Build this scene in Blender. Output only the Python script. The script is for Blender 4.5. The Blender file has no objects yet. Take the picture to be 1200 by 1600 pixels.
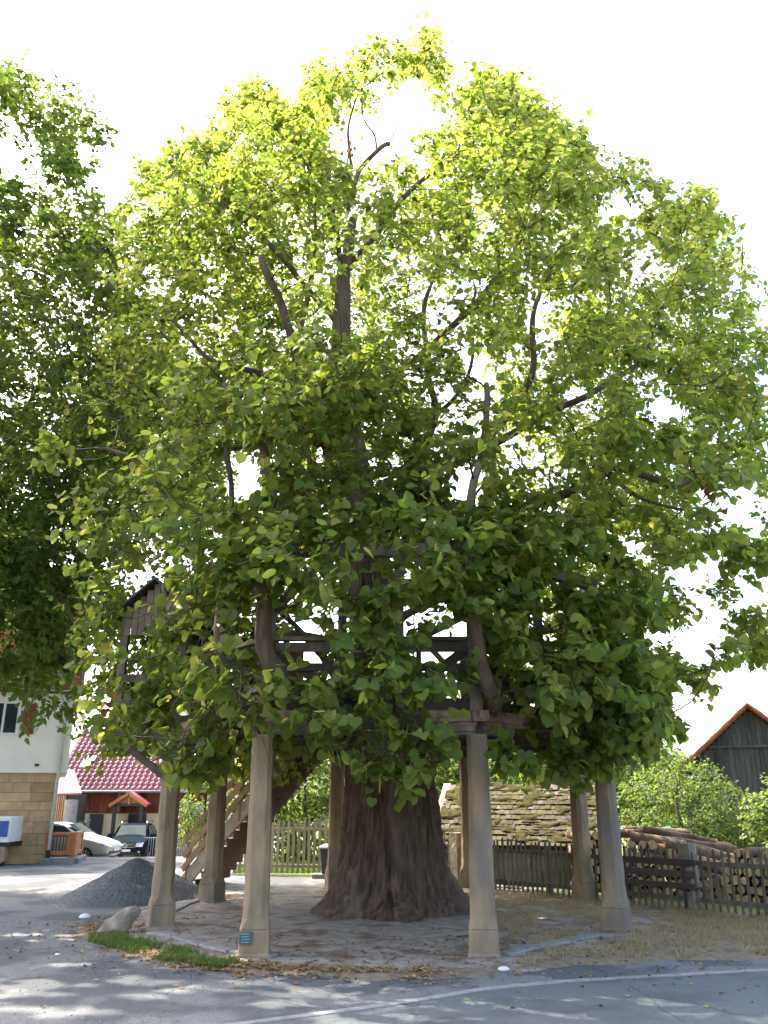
import bpy, math, random
import numpy as np
from mathutils import Vector, Matrix
R = math.radians
random.seed(7); rng = np.random.default_rng(7)
scene = bpy.context.scene
COL = scene.collection
# ------------------------------------------------------------------ camera, sky, sun, exposure
F = 1300.0; PITCH = math.atan(440.0/F); CAMZ = 2.1
cam = bpy.data.cameras.new('camera'); camo = bpy.data.objects.new('camera', cam); COL.objects.link(camo)
cam.sensor_fit = 'VERTICAL'; cam.sensor_height = 24.0; cam.lens = 24.0*F/1600.0
cam.clip_start = 0.05; cam.clip_end = 3000
camo.location = (0, 0, CAMZ); camo.rotation_euler = (math.pi/2+PITCH, 0, 0)
scene.camera = camo
SUN_EL, SUN_AZ = 52.0, -50.0
world = bpy.data.worlds.new('World'); scene.world = world; world.use_nodes = True
wn = world.node_tree.nodes; wl = world.node_tree.links
bg = wn['Background']; sky = wn.new('ShaderNodeTexSky'); sky.sky_type = 'NISHITA'
sky.sun_disc = False; sky.sun_elevation = R(SUN_EL); sky.sun_rotation = R(SUN_AZ)
sky.dust_density = 5.0; sky.air_density = 1.0; sky.ozone_density = 0.5
wl.new(sky.outputs[0], bg.inputs[0]); bg.inputs[1].default_value = 0.15
sl = bpy.data.lights.new('sun', 'SUN'); sl.energy = 2.7; sl.angle = R(0.55); sl.color = (1.0, 0.93, 0.80)
so = bpy.data.objects.new('sun', sl); COL.objects.link(so)
sd = Vector((math.sin(R(SUN_AZ))*math.cos(R(SUN_EL)), math.cos(R(SUN_AZ))*math.cos(R(SUN_EL)), math.sin(R(SUN_EL))))
so.rotation_euler = (-sd).to_track_quat('-Z', 'Y').to_euler(); so.location = sd*60
scene.view_settings.view_transform = 'Standard'; scene.view_settings.look = 'None'
scene.view_settings.exposure = 2.6; scene.view_settings.gamma = 1.0
scene.view_settings.use_curve_mapping = False
scene.cycles.max_bounces = 8; scene.cycles.transmission_bounces = 6; scene.cycles.diffuse_bounces = 4

# ------------------------------------------------------------------ pixel helpers (photo pixels 1200x1600)
CP, SP = math.cos(PITCH), math.sin(PITCH)
def ray(px, py):
    a, b = (px-600)/F, (800-py)/F
    return Vector((a, CP-b*SP, SP+b*CP))
def at(px, py, d):              # point on that ray at distance d in front of the camera (world y)
    r = ray(px, py); return Vector((0, 0, CAMZ))+r*(d/r.y)
def gp(px, py, z=0.0):          # where the ray meets height z
    r = ray(px, py); return Vector((0, 0, CAMZ))+r*((z-CAMZ)/r.z)
def proj(p):
    p = np.asarray(p, float); x, y, z = p[..., 0], p[..., 1], p[..., 2]-CAMZ
    zc = y*CP+z*SP; up = z*CP-y*SP
    zc = np.maximum(zc, 0.1)
    return 600+F*x/zc, 800-F*up/zc
def smooth(a, b, v):
    t = np.clip((v-a)/(b-a), 0, 1); return t*t*(3-2*t)
def terrain(x, y):
    return -0.95*smooth(31, 40, y)*smooth(-5, -8.5, x)

# ------------------------------------------------------------------ numeric noise
def _h(i, j, k, s):
    n = (i*374761393+j*668265263+k*2147483647+s*1274126177) & 0xffffffff
    n = ((n ^ (n >> 13))*1274126177) & 0xffffffff
    return ((n ^ (n >> 16)) & 0xffff)/65535.0
def vnoise(p, s=0):
    p = np.asarray(p, float); f = np.floor(p).astype(np.int64); t = p-f; t = t*t*(3-2*t)
    i, j, k = f[..., 0], f[..., 1], f[..., 2]; u, v, w = t[..., 0], t[..., 1], t[..., 2]
    def L(a, b, q): return a+(b-a)*q
    c = lambda a, b, d: _h(i+a, j+b, k+d, s)
    return L(L(L(c(0,0,0), c(1,0,0), u), L(c(0,1,0), c(1,1,0), u), v), L(L(c(0,0,1), c(1,0,1), u), L(c(0,1,1), c(1,1,1), u), v), w)
def fbm(p, o=4, s=0):
    p = np.asarray(p, float); a = 0; amp = .5
    for q in range(o): a = a+amp*vnoise(p*(2**q), s+q); amp *= .5
    return a/(1-.5**o)

# ------------------------------------------------------------------ mesh builder
ORG = {}
class MB:
    def __init__(s): s.v = []; s.f = []
    def add(s, vs, fs):
        o = len(s.v); s.v += [Vector(q) for q in vs]; s.f += [tuple(i+o for i in f) for f in fs]; return s
    def box(s, c, size, rot=None, taper=1.0):
        hx, hy, hz = size[0]/2, size[1]/2, size[2]/2
        vs = [Vector((sx*hx*(taper if sz > 0 else 1), sy*hy*(taper if sz > 0 else 1), sz*hz)) for sz in (-1, 1) for sx, sy in ((-1,-1),(1,-1),(1,1),(-1,1))]
        c = Vector(c)
        if rot is not None: vs = [rot @ q for q in vs]
        return s.add([q+c for q in vs], [(3,2,1,0),(4,5,6,7),(0,1,5,4),(1,2,6,5),(2,3,7,6),(3,0,4,7)])
    def beam(s, a, b, w, h, up=(0,0,1)):        # w across, h along up
        a, b = Vector(a), Vector(b); d = (b-a).normalized(); up = Vector(up)
        if abs(d.dot(up)) > .98: up = Vector((0, 1, 0))
        sx = d.cross(up).normalized(); u = sx.cross(d).normalized()
        vs = [p+sx*(i*w/2)+u*(j*h/2) for p in (a, b) for i, j in ((-1,-1),(1,-1),(1,1),(-1,1))]
        return s.add(vs, [(0,1,2,3),(7,6,5,4),(0,4,5,1),(1,5,6,2),(2,6,7,3),(3,7,4,0)])
    def tube(s, pts, rad, n=8, cap=True):
        pts = [Vector(p) for p in pts]; m = len(pts)
        if not hasattr(rad, '__len__'): rad = [rad]*m
        vs = []; fs = []; pu = None
        for i, p in enumerate(pts):
            d = (pts[min(i+1, m-1)]-pts[max(i-1, 0)]).normalized()
            ref = pu if pu is not None else (Vector((0,0,1)) if abs(d.z) < .9 else Vector((1,0,0)))
            sx = d.cross(ref)
            if sx.length < 1e-5: sx = d.cross(Vector((.3,.8,.1)))
            sx.normalize(); u = sx.cross(d).normalized(); pu = u
            for k in range(n):
                a = 2*math.pi*k/n; vs.append(p+(sx*math.cos(a)+u*math.sin(a))*rad[i])
        for i in range(m-1):
            for k in range(n):
                fs.append((i*n+k, i*n+(k+1) % n, (i+1)*n+(k+1) % n, (i+1)*n+k))
        if cap:
            fs.append(tuple(range(n))[::-1]); fs.append(tuple((m-1)*n+k for k in range(n)))
        return s.add(vs, fs)
    def prism(s, poly, vec):        # poly: 3D points of one face, extruded by vec
        n = len(poly); v = Vector(vec); p = [Vector(q) for q in poly]
        return s.add(p+[q+v for q in p], [tuple(range(n))[::-1], tuple(range(n, 2*n))]+[(i, (i+1) % n, n+(i+1) % n, n+i) for i in range(n)])
    def loft(s, secs, cap=True):
        n = len(secs[0]); vs = [q for sec in secs for q in sec]; fs = []
        for i in range(len(secs)-1):
            for k in range(n): fs.append((i*n+k, i*n+(k+1) % n, (i+1)*n+(k+1) % n, (i+1)*n+k))
        if cap: fs += [tuple(range(n))[::-1], tuple((len(secs)-1)*n+k for k in range(n))]
        return s.add(vs, fs)
    def quad(s, a, b, c, d): return s.add([a, b, c, d], [(0,1,2,3)])
    def xf(s, M): s.v = [M @ q for q in s.v]; return s
    def mesh(s, name, mat=None, smooth=False, org=Vector((0,0,0))):
        me = bpy.data.meshes.new(name); me.from_pydata([tuple(q-org) for q in s.v], [], s.f); me.update()
        if mat: me.materials.append(mat)
        if smooth: me.shade_smooth()
        return me
    def build(s, name, mat, parent=None, smooth=False, label=None, cat=None, group=None, kind=None, bevel=0):
        org = Vector((0,0,0)) if parent is None else ORG[parent.name]
        if parent is None and s.v and kind is None:
            n = len(s.v); org = Vector((sum(q.x for q in s.v)/n, sum(q.y for q in s.v)/n, min(q.z for q in s.v)))
        me = s.mesh(name, mat, smooth, org)
        o = bpy.data.objects.new(name, me); COL.objects.link(o); ORG[o.name] = org
        if parent is None: o.location = org
        else: o.parent = parent
        if bevel:
            m = o.modifiers.new('bevel', 'BEVEL'); m.width = bevel; m.segments = 2; m.limit_method = 'ANGLE'; m.angle_limit = R(40)
        return tag(o, label, cat, group, kind)
def tag(o, label=None, cat=None, group=None, kind=None):
    if label: o['label'] = label
    if cat: o['category'] = cat
    if group: o['group'] = group
    if kind: o['kind'] = kind
    return o
def thing(name, loc, label, cat, group=None):
    o = bpy.data.objects.new(name, None); COL.objects.link(o); o.location = loc; o.empty_display_size = .2
    ORG[o.name] = Vector(loc); return tag(o, label, cat, group)
def piece(name, me, M, parent):
    o = bpy.data.objects.new(name, me); COL.objects.link(o); o.parent = parent; ORG[o.name] = ORG[parent.name]
    o.matrix_local = Matrix.Translation(-ORG[parent.name]) @ M; return o
def pieces(name, me, Ms, parent, limit=300):
    for M in Ms[:limit]: piece(name, me, M, parent)
    if len(Ms) > limit:
        V = [tuple(v.co) for v in me.vertices]; Fc = [tuple(p.vertices) for p in me.polygons]; mb = MB()
        for M in Ms[limit:]: mb.add([M @ Vector(v) for v in V], Fc)
        mb.build(name+'_field', me.materials[0], parent, kind='stuff')
def np_mesh(name, V, Fc, mat, smooth=False, attrs=None):
    me = bpy.data.meshes.new(name); V = np.asarray(V, np.float32); Fc = np.asarray(Fc, np.int32); k = Fc.shape[1]
    me.vertices.add(len(V)); me.vertices.foreach_set('co', V.ravel())
    me.loops.add(Fc.size); me.loops.foreach_set('vertex_index', Fc.ravel())
    me.polygons.add(len(Fc)); me.polygons.foreach_set('loop_start', np.arange(0, Fc.size, k, dtype=np.int32))
    me.update(calc_edges=True)
    for n, a in (attrs or {}).items():
        at_ = me.attributes.new(n, 'FLOAT', 'POINT'); at_.data.foreach_set('value', np.asarray(a, np.float32))
    me.materials.append(mat)
    if smooth: me.shade_smooth()
    return me
def link(name, me, parent=None, **k):
    o = bpy.data.objects.new(name, me); COL.objects.link(o)
    ORG[o.name] = Vector((0,0,0))
    if parent is not None: o.parent = parent; ORG[o.name] = ORG[parent.name]; o.location = -ORG[parent.name]
    return tag(o, **k)

# ------------------------------------------------------------------ materials
def mat(name, c1, c2=None, scale=4.0, rough=.8, bump=0.0, bscale=None, stretch=(1,1,1), c3=None, s3=1.0, var=0.0, spec=.3, metal=0.0, detail=6, lo=.35, hi=.65, lo3=.5, hi3=.65, coord='Object'):
    m = bpy.data.materials.new(name); m.use_nodes = True; nt = m.node_tree; n = nt.nodes; l = nt.links
    b = n['Principled BSDF']; b.inputs['Roughness'].default_value = rough; b.inputs['Metallic'].default_value = metal
    b.inputs['Specular IOR Level'].default_value = spec
    tc = n.new('ShaderNodeTexCoord'); mp = n.new('ShaderNodeMapping'); mp.inputs['Scale'].default_value = stretch
    oi = n.new('ShaderNodeObjectInfo')
    vm = n.new('ShaderNodeVectorMath'); vm.operation = 'MULTIPLY_ADD'; vm.inputs[1].default_value = (37, 11, 23)
    if coord == 'World':
        ge = n.new('ShaderNodeNewGeometry'); vm.inputs[0].default_value = (0, 0, 0); l.new(ge.outputs['Position'], vm.inputs[2])
    else:
        l.new(oi.outputs['Random'], vm.inputs[0]); l.new(tc.outputs[coord], vm.inputs[2])
    l.new(vm.outputs[0], mp.inputs[0])
    def noise(sc, lo, hi, det=detail):
        t = n.new('ShaderNodeTexNoise'); t.inputs['Scale'].default_value = sc; t.inputs['Detail'].default_value = det
        l.new(mp.outputs[0], t.inputs['Vector'])
        r = n.new('ShaderNodeMapRange'); r.inputs[1].default_value = lo; r.inputs[2].default_value = hi
        l.new(t.outputs['Fac'], r.inputs[0]); return t, r
    c2 = c2 or tuple(q*.6 for q in c1)
    t, r = noise(scale, lo, hi)
    mx = n.new('ShaderNodeMix'); mx.data_type = 'RGBA'; mx.inputs[6].default_value = (*c1, 1); mx.inputs[7].default_value = (*c2, 1)
    l.new(r.outputs[0], mx.inputs[0]); out = mx.outputs[2]
    if c3:
        t3, r3 = noise(s3, lo3, hi3)
        m3 = n.new('ShaderNodeMix'); m3.data_type = 'RGBA'; m3.inputs[7].default_value = (*c3, 1)
        l.new(r3.outputs[0], m3.inputs[0]); l.new(out, m3.inputs[6]); out = m3.outputs[2]
    if var:
        hv = n.new('ShaderNodeHueSaturation'); mr = n.new('ShaderNodeMapRange'); mr.inputs[3].default_value = 1-var; mr.inputs[4].default_value = 1+var
        l.new(oi.outputs['Random'], mr.inputs[0]); l.new(mr.outputs[0], hv.inputs['Value']); l.new(out, hv.inputs['Color']); out = hv.outputs[0]
    l.new(out, b.inputs['Base Color'])
    if bump:
        tb, _ = noise(bscale or scale*3, 0, 1, 8); bp = n.new('ShaderNodeBump'); bp.inputs['Strength'].default_value = 1.0; bp.inputs['Distance'].default_value = bump
        l.new(tb.outputs['Fac'], bp.inputs['Height']); l.new(bp.outputs[0], b.inputs['Normal'])
    return m
def leaf_mat(name, ramp, tramp, tfac=.5, rough=.45):
    m = bpy.data.materials.new(name); m.use_nodes = True; nt = m.node_tree; n = nt.nodes; l = nt.links
    b = n['Principled BSDF']; b.inputs['Roughness'].default_value = rough; b.inputs['Specular IOR Level'].default_value = .22
    a = n.new('ShaderNodeAttribute'); a.attribute_name = 'tint'
    def rm(st):
        c = n.new('ShaderNodeValToRGB'); e = c.color_ramp.elements
        while len(e) < len(st): e.new(.5)
        for q, (p, col) in zip(e, st): q.position = p; q.color = (*col, 1)
        l.new(a.outputs['Fac'], c.inputs[0]); return c.outputs[0]
    l.new(rm(ramp), b.inputs['Base Color'])
    t = n.new('ShaderNodeBsdfTranslucent'); l.new(rm(tramp), t.inputs[0])
    mx = n.new('ShaderNodeMixShader'); mx.inputs[0].default_value = tfac
    l.new(b.outputs[0], mx.inputs[1]); l.new(t.outputs[0], mx.inputs[2]); l.new(mx.outputs[0], n['Material Output'].inputs[0])
    return m
M = {}
M['leaf'] = leaf_mat('linden_leaf', [(0,(.055,.10,.02)),(.55,(.108,.148,.03)),(.86,(.175,.19,.042)),(.93,(.17,.18,.035)),(.965,(.16,.06,.025)),(1,(.13,.045,.02))],
                     [(0,(.20,.31,.035)),(.55,(.36,.43,.055)),(.86,(.50,.48,.09)),(.93,(.54,.50,.07)),(.965,(.3,.1,.03)),(1,(.22,.07,.02))], .58)
M['leaf2'] = leaf_mat('maple_leaf', [(0,(.035,.07,.015)),(.6,(.055,.093,.02)),(1,(.095,.12,.025))], [(0,(.11,.19,.02)),(.6,(.18,.26,.03)),(1,(.33,.35,.05))], .45)
M['leaf3'] = leaf_mat('shrub_leaf', [(0,(.05,.085,.02)),(.6,(.085,.125,.03)),(1,(.15,.17,.055))], [(0,(.13,.21,.03)),(.6,(.21,.29,.045)),(1,(.34,.36,.08))], .45)
M['bark'] = mat('linden_bark', (.14,.092,.062), (.075,.05,.036), 9, .95, .012, 30, (1,1,.22), (.17,.125,.09), 1.2)
M['twig'] = mat('twig_bark', (.07,.05,.038), (.04,.03,.024), 12, .9, .004, 40)
M['sand'] = mat('sandstone', (.345,.25,.148), (.185,.135,.088), 3.6, .9, .016, 18, (1,1,.4), (.165,.145,.125), .9, lo=.3, hi=.7, lo3=.53, hi3=.7, coord='World')
M['block'] = mat('sandstone_block', (.50,.355,.20), (.40,.28,.165), 5, .9, .008, 30, c3=(.36,.25,.15), s3=1.3, var=.2)
M['gray_wood'] = mat('weathered_timber', (.19,.15,.115), (.10,.08,.062), 5, .85, .004, 18, (1,1,.3), (.075,.06,.05), 1.5, .2)
M['dark_wood'] = mat('dark_timber', (.085,.065,.05), (.05,.04,.033), 5, .85, .004, 18, var=.25)
M['rust'] = mat('rust_stained_edge', (.30,.22,.165), (.20,.10,.06), 2.2, .75, .003, 30, (1,1,1), (.10,.06,.045), 4)
M['red_board'] = mat('red_brown_board', (.22,.075,.04), (.13,.045,.028), 4, .8, .003, 20, (3,3,.4), var=.25)
M['tan_board'] = mat('tan_board', (.33,.25,.17), (.22,.16,.11), 4, .8, .003, 20, var=.2)
M['stair'] = mat('stair_timber', (.30,.19,.10), (.2,.125,.07), 5, .75, .003, 22, var=.2)
M['stair_gray'] = mat('stair_stringer', (.30,.245,.18), (.21,.17,.13), 5, .8, .003, 22, var=.15)
M['stair_dark'] = mat('stair_tread', (.13,.075,.045), (.085,.05,.033), 5, .8, .003, 22, var=.2)
M['asphalt'] = mat('asphalt', (.118,.130,.131), (.085,.094,.095), 70, .85, .01, 90, c3=(.075,.078,.082), s3=.9, lo3=.5, hi3=.62, coord='Object')
M['gravel'] = mat('compacted_gravel', (.19,.19,.185), (.13,.132,.133), 45, .92, .02, 60, c3=(.085,.09,.095), s3=.9, lo3=.47, hi3=.56)
M['dirt'] = mat('trodden_dirt', (.31,.275,.23), (.21,.175,.145), 5, .95, .02, 30, c3=(.15,.095,.065), s3=2.6, lo3=.5, hi3=.64)
M['drysoil'] = mat('dry_verge_soil', (.24,.175,.115), (.15,.11,.075), 9, .95, .015, 45, c3=(.2,.17,.1), s3=2.5)
M['soil'] = mat('verge_soil', (.21,.165,.115), (.14,.11,.08), 9, .95, .015, 45)
M['lawn'] = mat('lawn_green', (.11,.15,.04), (.08,.11,.03), 6, .95, .02, 60, c3=(.19,.19,.07), s3=.7)
M['kerb'] = mat('kerb_concrete', (.25,.245,.23), (.18,.178,.168), 8, .9, .005, 40, var=.12)
M['heap'] = mat('grit_heap', (.14,.147,.148), (.10,.106,.108), 60, .95, .012, 110)
M['boulder'] = mat('boulder_stone', (.34,.29,.21), (.17,.145,.11), 5, .9, .03, 16)
# ------------------------------------------------------------------ ground
xs = np.unique(np.concatenate([np.linspace(-600,-40,12), np.linspace(-40,-4,46), np.linspace(-4,40,23), np.linspace(40,600,12)]))
ys = np.unique(np.concatenate([np.linspace(-200,-5,8), np.linspace(-5,28,18), np.linspace(28,42,34), np.linspace(42,900,16)]))
X, Y = np.meshgrid(xs, ys); Z = terrain(X, Y)
nx, ny = len(xs), len(ys)
idx = np.arange(nx*ny).reshape(ny, nx)
Fc = np.stack([idx[:-1,:-1], idx[:-1,1:], idx[1:,1:], idx[1:,:-1]], -1).reshape(-1, 4)
link('ground', np_mesh('ground', np.stack([X, Y, Z], -1).reshape(-1, 3), Fc, M['gravel'], True), kind='structure', label='grey compacted gravel and worn asphalt yard')
def relief(name, inside, x0, x1, y0, y1, step, amp, h, mtl, freq=1.2, seed=3, **k):
    gx = np.arange(x0, x1+step, step); gy = np.arange(y0, y1+step, step); X, Y = np.meshgrid(gx, gy)
    P_ = np.stack([X*freq, Y*freq, np.zeros_like(X)], -1)
    e = inside(X, Y)+(fbm(P_*1.5, 4, seed)-.5)*.55            # signed: >0 inside
    Z = np.clip(e*.16, -.03, h)+np.where(e > 0, np.clip(e*2, 0, 1), 0)*(fbm(P_*2, 4, seed+9)-.5)*amp
    id_ = np.arange(X.size).reshape(X.shape); Fc = np.stack([id_[:-1,:-1], id_[:-1,1:], id_[1:,1:], id_[1:,:-1]], -1).reshape(-1, 4)
    keep = (e.ravel()[Fc] > -.12).any(1)
    return link(name, np_mesh(name, np.stack([X, Y, Z], -1).reshape(-1, 3), Fc[keep], mtl, True), kind='structure', **k)
TC = Vector((.15, 17.1, 0))       # linden trunk
def in_pad(X, Y):
    return 5.1-np.sqrt(((X-.25)/1.0)**2+((Y-16.75)/1.02)**2)
relief('tree_pad', in_pad, -6.2, 6.8, 10.8, 22.6, .09, .05, .035, M['dirt'], label='pale trodden dirt circle under the old linden')
def in_dry(X, Y):   # dry grass bank between pad, fence and road
    t = (X-3.4)*.707+(Y-19.65)*.707      # >0 beyond fence line
    return np.minimum(np.minimum(-t+.5, (X-1.7)*.8), (Y-(11.75+.20*(X-1))))
relief('dry_grass_bank', in_dry, 1.0, 14, 10.6, 22, .1, .05, .03, M['drysoil'], seed=21, label='dry straw coloured grass bank beside the road')
ga = [gp(125,1462), gp(190,1490), gp(270,1510), gp(345,1518), gp(395,1505), gp(330,1480), gp(250,1462), gp(180,1440)]
gc = np.array([[q.x, q.y] for q in ga])
def seg_band(pts, w):
    pts = np.array([[p.x, p.y] for p in pts])
    def f(X, Y):
        d = np.full(X.shape, 1e9)
        for a, b in zip(pts[:-1], pts[1:]):
            ab = b-a; t = np.clip(((X-a[0])*ab[0]+(Y-a[1])*ab[1])/(ab@ab), 0, 1)
            d = np.minimum(d, np.hypot(X-a[0]-t*ab[0], Y-a[1]-t*ab[1]))
        return w-d
    return f
in_strip = seg_band([gp(150,1450), gp(200,1478), gp(280,1497), gp(345,1505), gp(420,1512), gp(560,1516), gp(700,1520)], .42)
relief('grass_strip', in_strip, -5.6, 1.4, 11.0, 15.8, .06, .05, .03, M['soil'], freq=1.6, seed=5, label='narrow earth and grass strip along the dirt circle')
# lawns beyond the fences
def sheet(name, pts, z, mtl, label):
    MB().add([(x, y, z) for x, y in pts], [tuple(range(len(pts)))]).build(name, mtl, kind='structure', label=label)
sheet('lawn', [(-4.2,25.0),(2.2,21.6),(8,15.6),(90,15.6),(90,260),(-4.2,260)], .006, M['lawn'], 'sunlit lawn behind the picket fences')
# road with flush kerb
kp = [gp(300,1612), gp(400,1598), gp(500,1585), gp(600,1572), gp(680,1559), gp(750,1547), gp(830,1539), gp(920,1532), gp(1060,1524), gp(1200,1516)]
kp = [Vector((-9, 7.7, 0)), Vector((-4.5, 8.35, 0))]+kp+[Vector((10, 12.6, 0)), Vector((24, 13.6, 0)), Vector((60, 15, 0))]
road = MB(); n = len(kp)
road.add([(p.x, p.y-.05, .004) for p in kp]+[(p.x, -40, .004) for p in kp], [(i, n+i, n+i+1, i+1) for i in range(n-1)])
road.build('road', M['asphalt'], kind='structure', label='smooth grey asphalt road in the foreground')
kb = thing('kerb', (0, 10, 0), None, None); kb['kind'] = 'structure'; kb['label'] = 'flush pale concrete kerb along the road edge'
def along(pts, step):
    out = []; acc = 0
    for a, b in zip(pts[:-1], pts[1:]):
        L = (b-a).length; m = max(1, round(L/step))
        for i in range(m): out.append((a.lerp(b, i/m), a.lerp(b, (i+1)/m)))
    return out
for a, b in along(kp, 1.0):
    if b.x < -8 or a.x > 20: continue
    d = (b-a).normalized()*.006
    MB().beam(a+d+Vector((0,0,-.09)), b-d+Vector((0,0,-.09+random.uniform(-.002,.004))), .12, .21).build('kerb_stone', M['kerb'], kb, bevel=.008)
# edging stones of the dirt circle
ek = thing('pad_edging', (0, 13, 0), None, None); ek['kind'] = 'structure'; ek['label'] = 'low sunken edging stones around the dirt circle'
edge_px = [(235,1462),(275,1468),(318,1481),(362,1492),(430,1499)]
e1 = [gp(*p) for p in edge_px]
e2 = [gp(*p) for p in [(268,1428),(292,1416),(318,1408)]]
e3 = [gp(*p) for p in [(930,1466),(885,1476),(835,1486),(790,1497)]]
e4 = [gp(*p) for p in [(905,1405),(850,1396),(800,1390),(760,1387)]]
for E in (e1, e2, e3, e4):
    for a, b in along(E, .8):
        d = (b-a).normalized()*.015
        MB().beam(a+d+Vector((0,0,-.03)), b-d+Vector((0,0,-.03+random.uniform(-.01,.012))), .2, .2).build('edging_stone', M['kerb'], ek, bevel=.02)

# ------------------------------------------------------------------ sandstone pillars
PIL = [(250,1450),(397,1496),(757,1496),(965,1456),(915,1408),(735,1389),(523,1390),(330,1411)]
PW = [gp(*p) for p in PIL]
LBL = ['sandstone pillar beside the leaning boulder', 'pale sandstone pillar carrying a small green plaque', 'warm tan sandstone pillar before the flared linden trunk, facing the kerb', 'grey sandstone pillar beside the wooden bench',
       'slim brown sandstone pillar between log pile and bench pillar', 'sandstone pillar hidden behind the tan pillar by the shed', 'brown sandstone pillar beside the grey litter bin', 'brown sandstone pillar in front of the wooden staircase']
FLOOR = 3.18; PT = 2.92
def pillar_sec(c, w, ch, z, rot, jit=0.0):
    h = w/2; ch = min(ch, h*.98)
    pts = [(h,-h+ch),(h,h-ch),(h-ch,h),(-h+ch,h),(-h,h-ch),(-h,-h+ch),(-h+ch,-h),(h-ch,-h)]
    out = []
    for x, y in pts:
        x += random.uniform(-jit, jit); y += random.uniform(-jit, jit)
        out.append((c.x+x*math.cos(rot)-y*math.sin(rot), c.y+x*math.sin(rot)+y*math.cos(rot), z))
    return out
CEN = sum(PW, Vector((0,0,0)))/8
for i, c in enumerate(PW):
    v = c-CEN; rot = math.atan2(v.y, v.x)+math.pi/2
    if i in (1, 2): rot = R(4 if i == 1 else -6)
    t = thing('stone_pillar', c, LBL[i], 'pillar', 'sandstone pillars carrying the dance platform')
    base = .41; k = 1.0
    lean = Vector((random.uniform(-.02,.02), random.uniform(-.02,.02), 0))
    MB().loft([pillar_sec(c, base+.06, .02, -.1, rot), pillar_sec(c, base+.03, .02, .05, rot), pillar_sec(c, base+.0, .02, .08, rot), pillar_sec(c, base-.01, .02, .36, rot)]).build('plinth', M['sand'], t, bevel=.02)
    secs = [pillar_sec(c, base-.011, .021, .361, rot), pillar_sec(c, base-.055, .075, .5, rot)]
    for q in range(1, 13):
        z = .5+(PT-.5)*q/12
        secs.append(pillar_sec(c+lean*q/12, base-.06-.055*q/12, .085-.02*q/12, z, rot, .008))
    MB().loft(secs).build('shaft', M['sand'], t, bevel=.012)
    if i == 1:
        M['plaque'] = mat('green_plaque', (.035,.13,.12), (.03,.11,.10), 20, .5)
        M['plaque_txt'] = mat('plaque_letters', (.35,.42,.38), None, 20, .5)
        rz = Matrix.Rotation(rot, 3, 'Z')
        pc = c+rz @ Vector((-.11, -base/2-.006, .27))
        pl = MB().box(pc, (.17,.03,.15), rz).build('plaque', M['plaque'], t)
        for r_ in range(4): MB().box(pc+rz @ Vector((random.uniform(-.01,.01),-.0165,.05-.033*r_)), (.12-.02*(r_%2),.003,.008), rz).build('text_line', M['plaque_txt'], pl)

# ------------------------------------------------------------------ timber dance platform
pf = thing('dance_platform', (CEN.x, CEN.y, FLOOR-.3), 'octagonal weathered timber dance gallery built around the linden crown', 'platform')
TOPZ = 5.72
V8 = [c.copy() for c in PW]
for k in range(8):
    a, b = V8[k], V8[(k+1) % 8]; d = (b-a).normalized(); nrm = Vector((d.y, -d.x, 0))
    if nrm.dot((a+b)/2-CEN) < 0: nrm = -nrm
    up = Vector((0,0,1)); e = d*.09
    # corbel blocks on pillar, edge beam, fascia with rust stains
    for p, s in ((a, 1), (b, -1)):
        MB().beam(p+d*s*.03+up*(PT+.06), p+d*s*.75+up*(PT+.06), .2, .13).build('corbel', M['gray_wood'], pf)
    MB().beam(a+up*(PT+.23), b+up*(PT+.23), .16, .2).build('edge_beam', M['rust'] if k in (0,1,2) else M['gray_wood'], pf)
    MB().beam(a+nrm*.1-e*2+up*(FLOOR+.0), b+nrm*.1+e*2+up*(FLOOR+.0), .05, .16).build('fascia', M['rust'], pf)
    # posts
    MB().beam(a+up*(PT+.3), a+up*(TOPZ+.05), .19, .19).build('gallery_post', M['gray_wood'], pf)
    mids = [.36, .64] if k in (1, 5) else [.5]
    for m in mids:
        q = a.lerp(b, m); MB().beam(q+up*(FLOOR+.02), q+up*(TOPZ-.07), .13, .14).build('gallery_post', M['dark_wood'] if k == 3 else M['gray_wood'], pf)
    MB().beam(a-e+up*TOPZ, b+e+up*TOPZ, .17, .2).build('top_plate', M['gray_wood'], pf)
    for j, (h, hh) in enumerate(((.16,.14),(.44,.12),(.72,.12),(1.02,.14),(1.14,.06))):
        off = nrm*(.0 if j < 4 else .03)
        MB().beam(a+d*.1+off+up*(FLOOR+h), b-d*.1+off+up*(FLOOR+h), .045 if j < 4 else .14, hh).build('rail', M['dark_wood'] if j in (0,2) else M['gray_wood'], pf)
    # braces
    L = (b-a).length
    for s, p in ((1, a), (-1, b)):
        MB().beam(p+d*s*.08+up*(TOPZ-.95), p+d*s*.85+up*(TOPZ-.1), .1, .13).build('brace', M['gray_wood'], pf)
        MB().beam(p+d*s*.1+nrm*-.05+up*(FLOOR+1.0), p+d*s*(L*.42)+nrm*-.05+up*(FLOOR+.12), .05, .15).build('brace', M['dark_wood'], pf)
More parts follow.
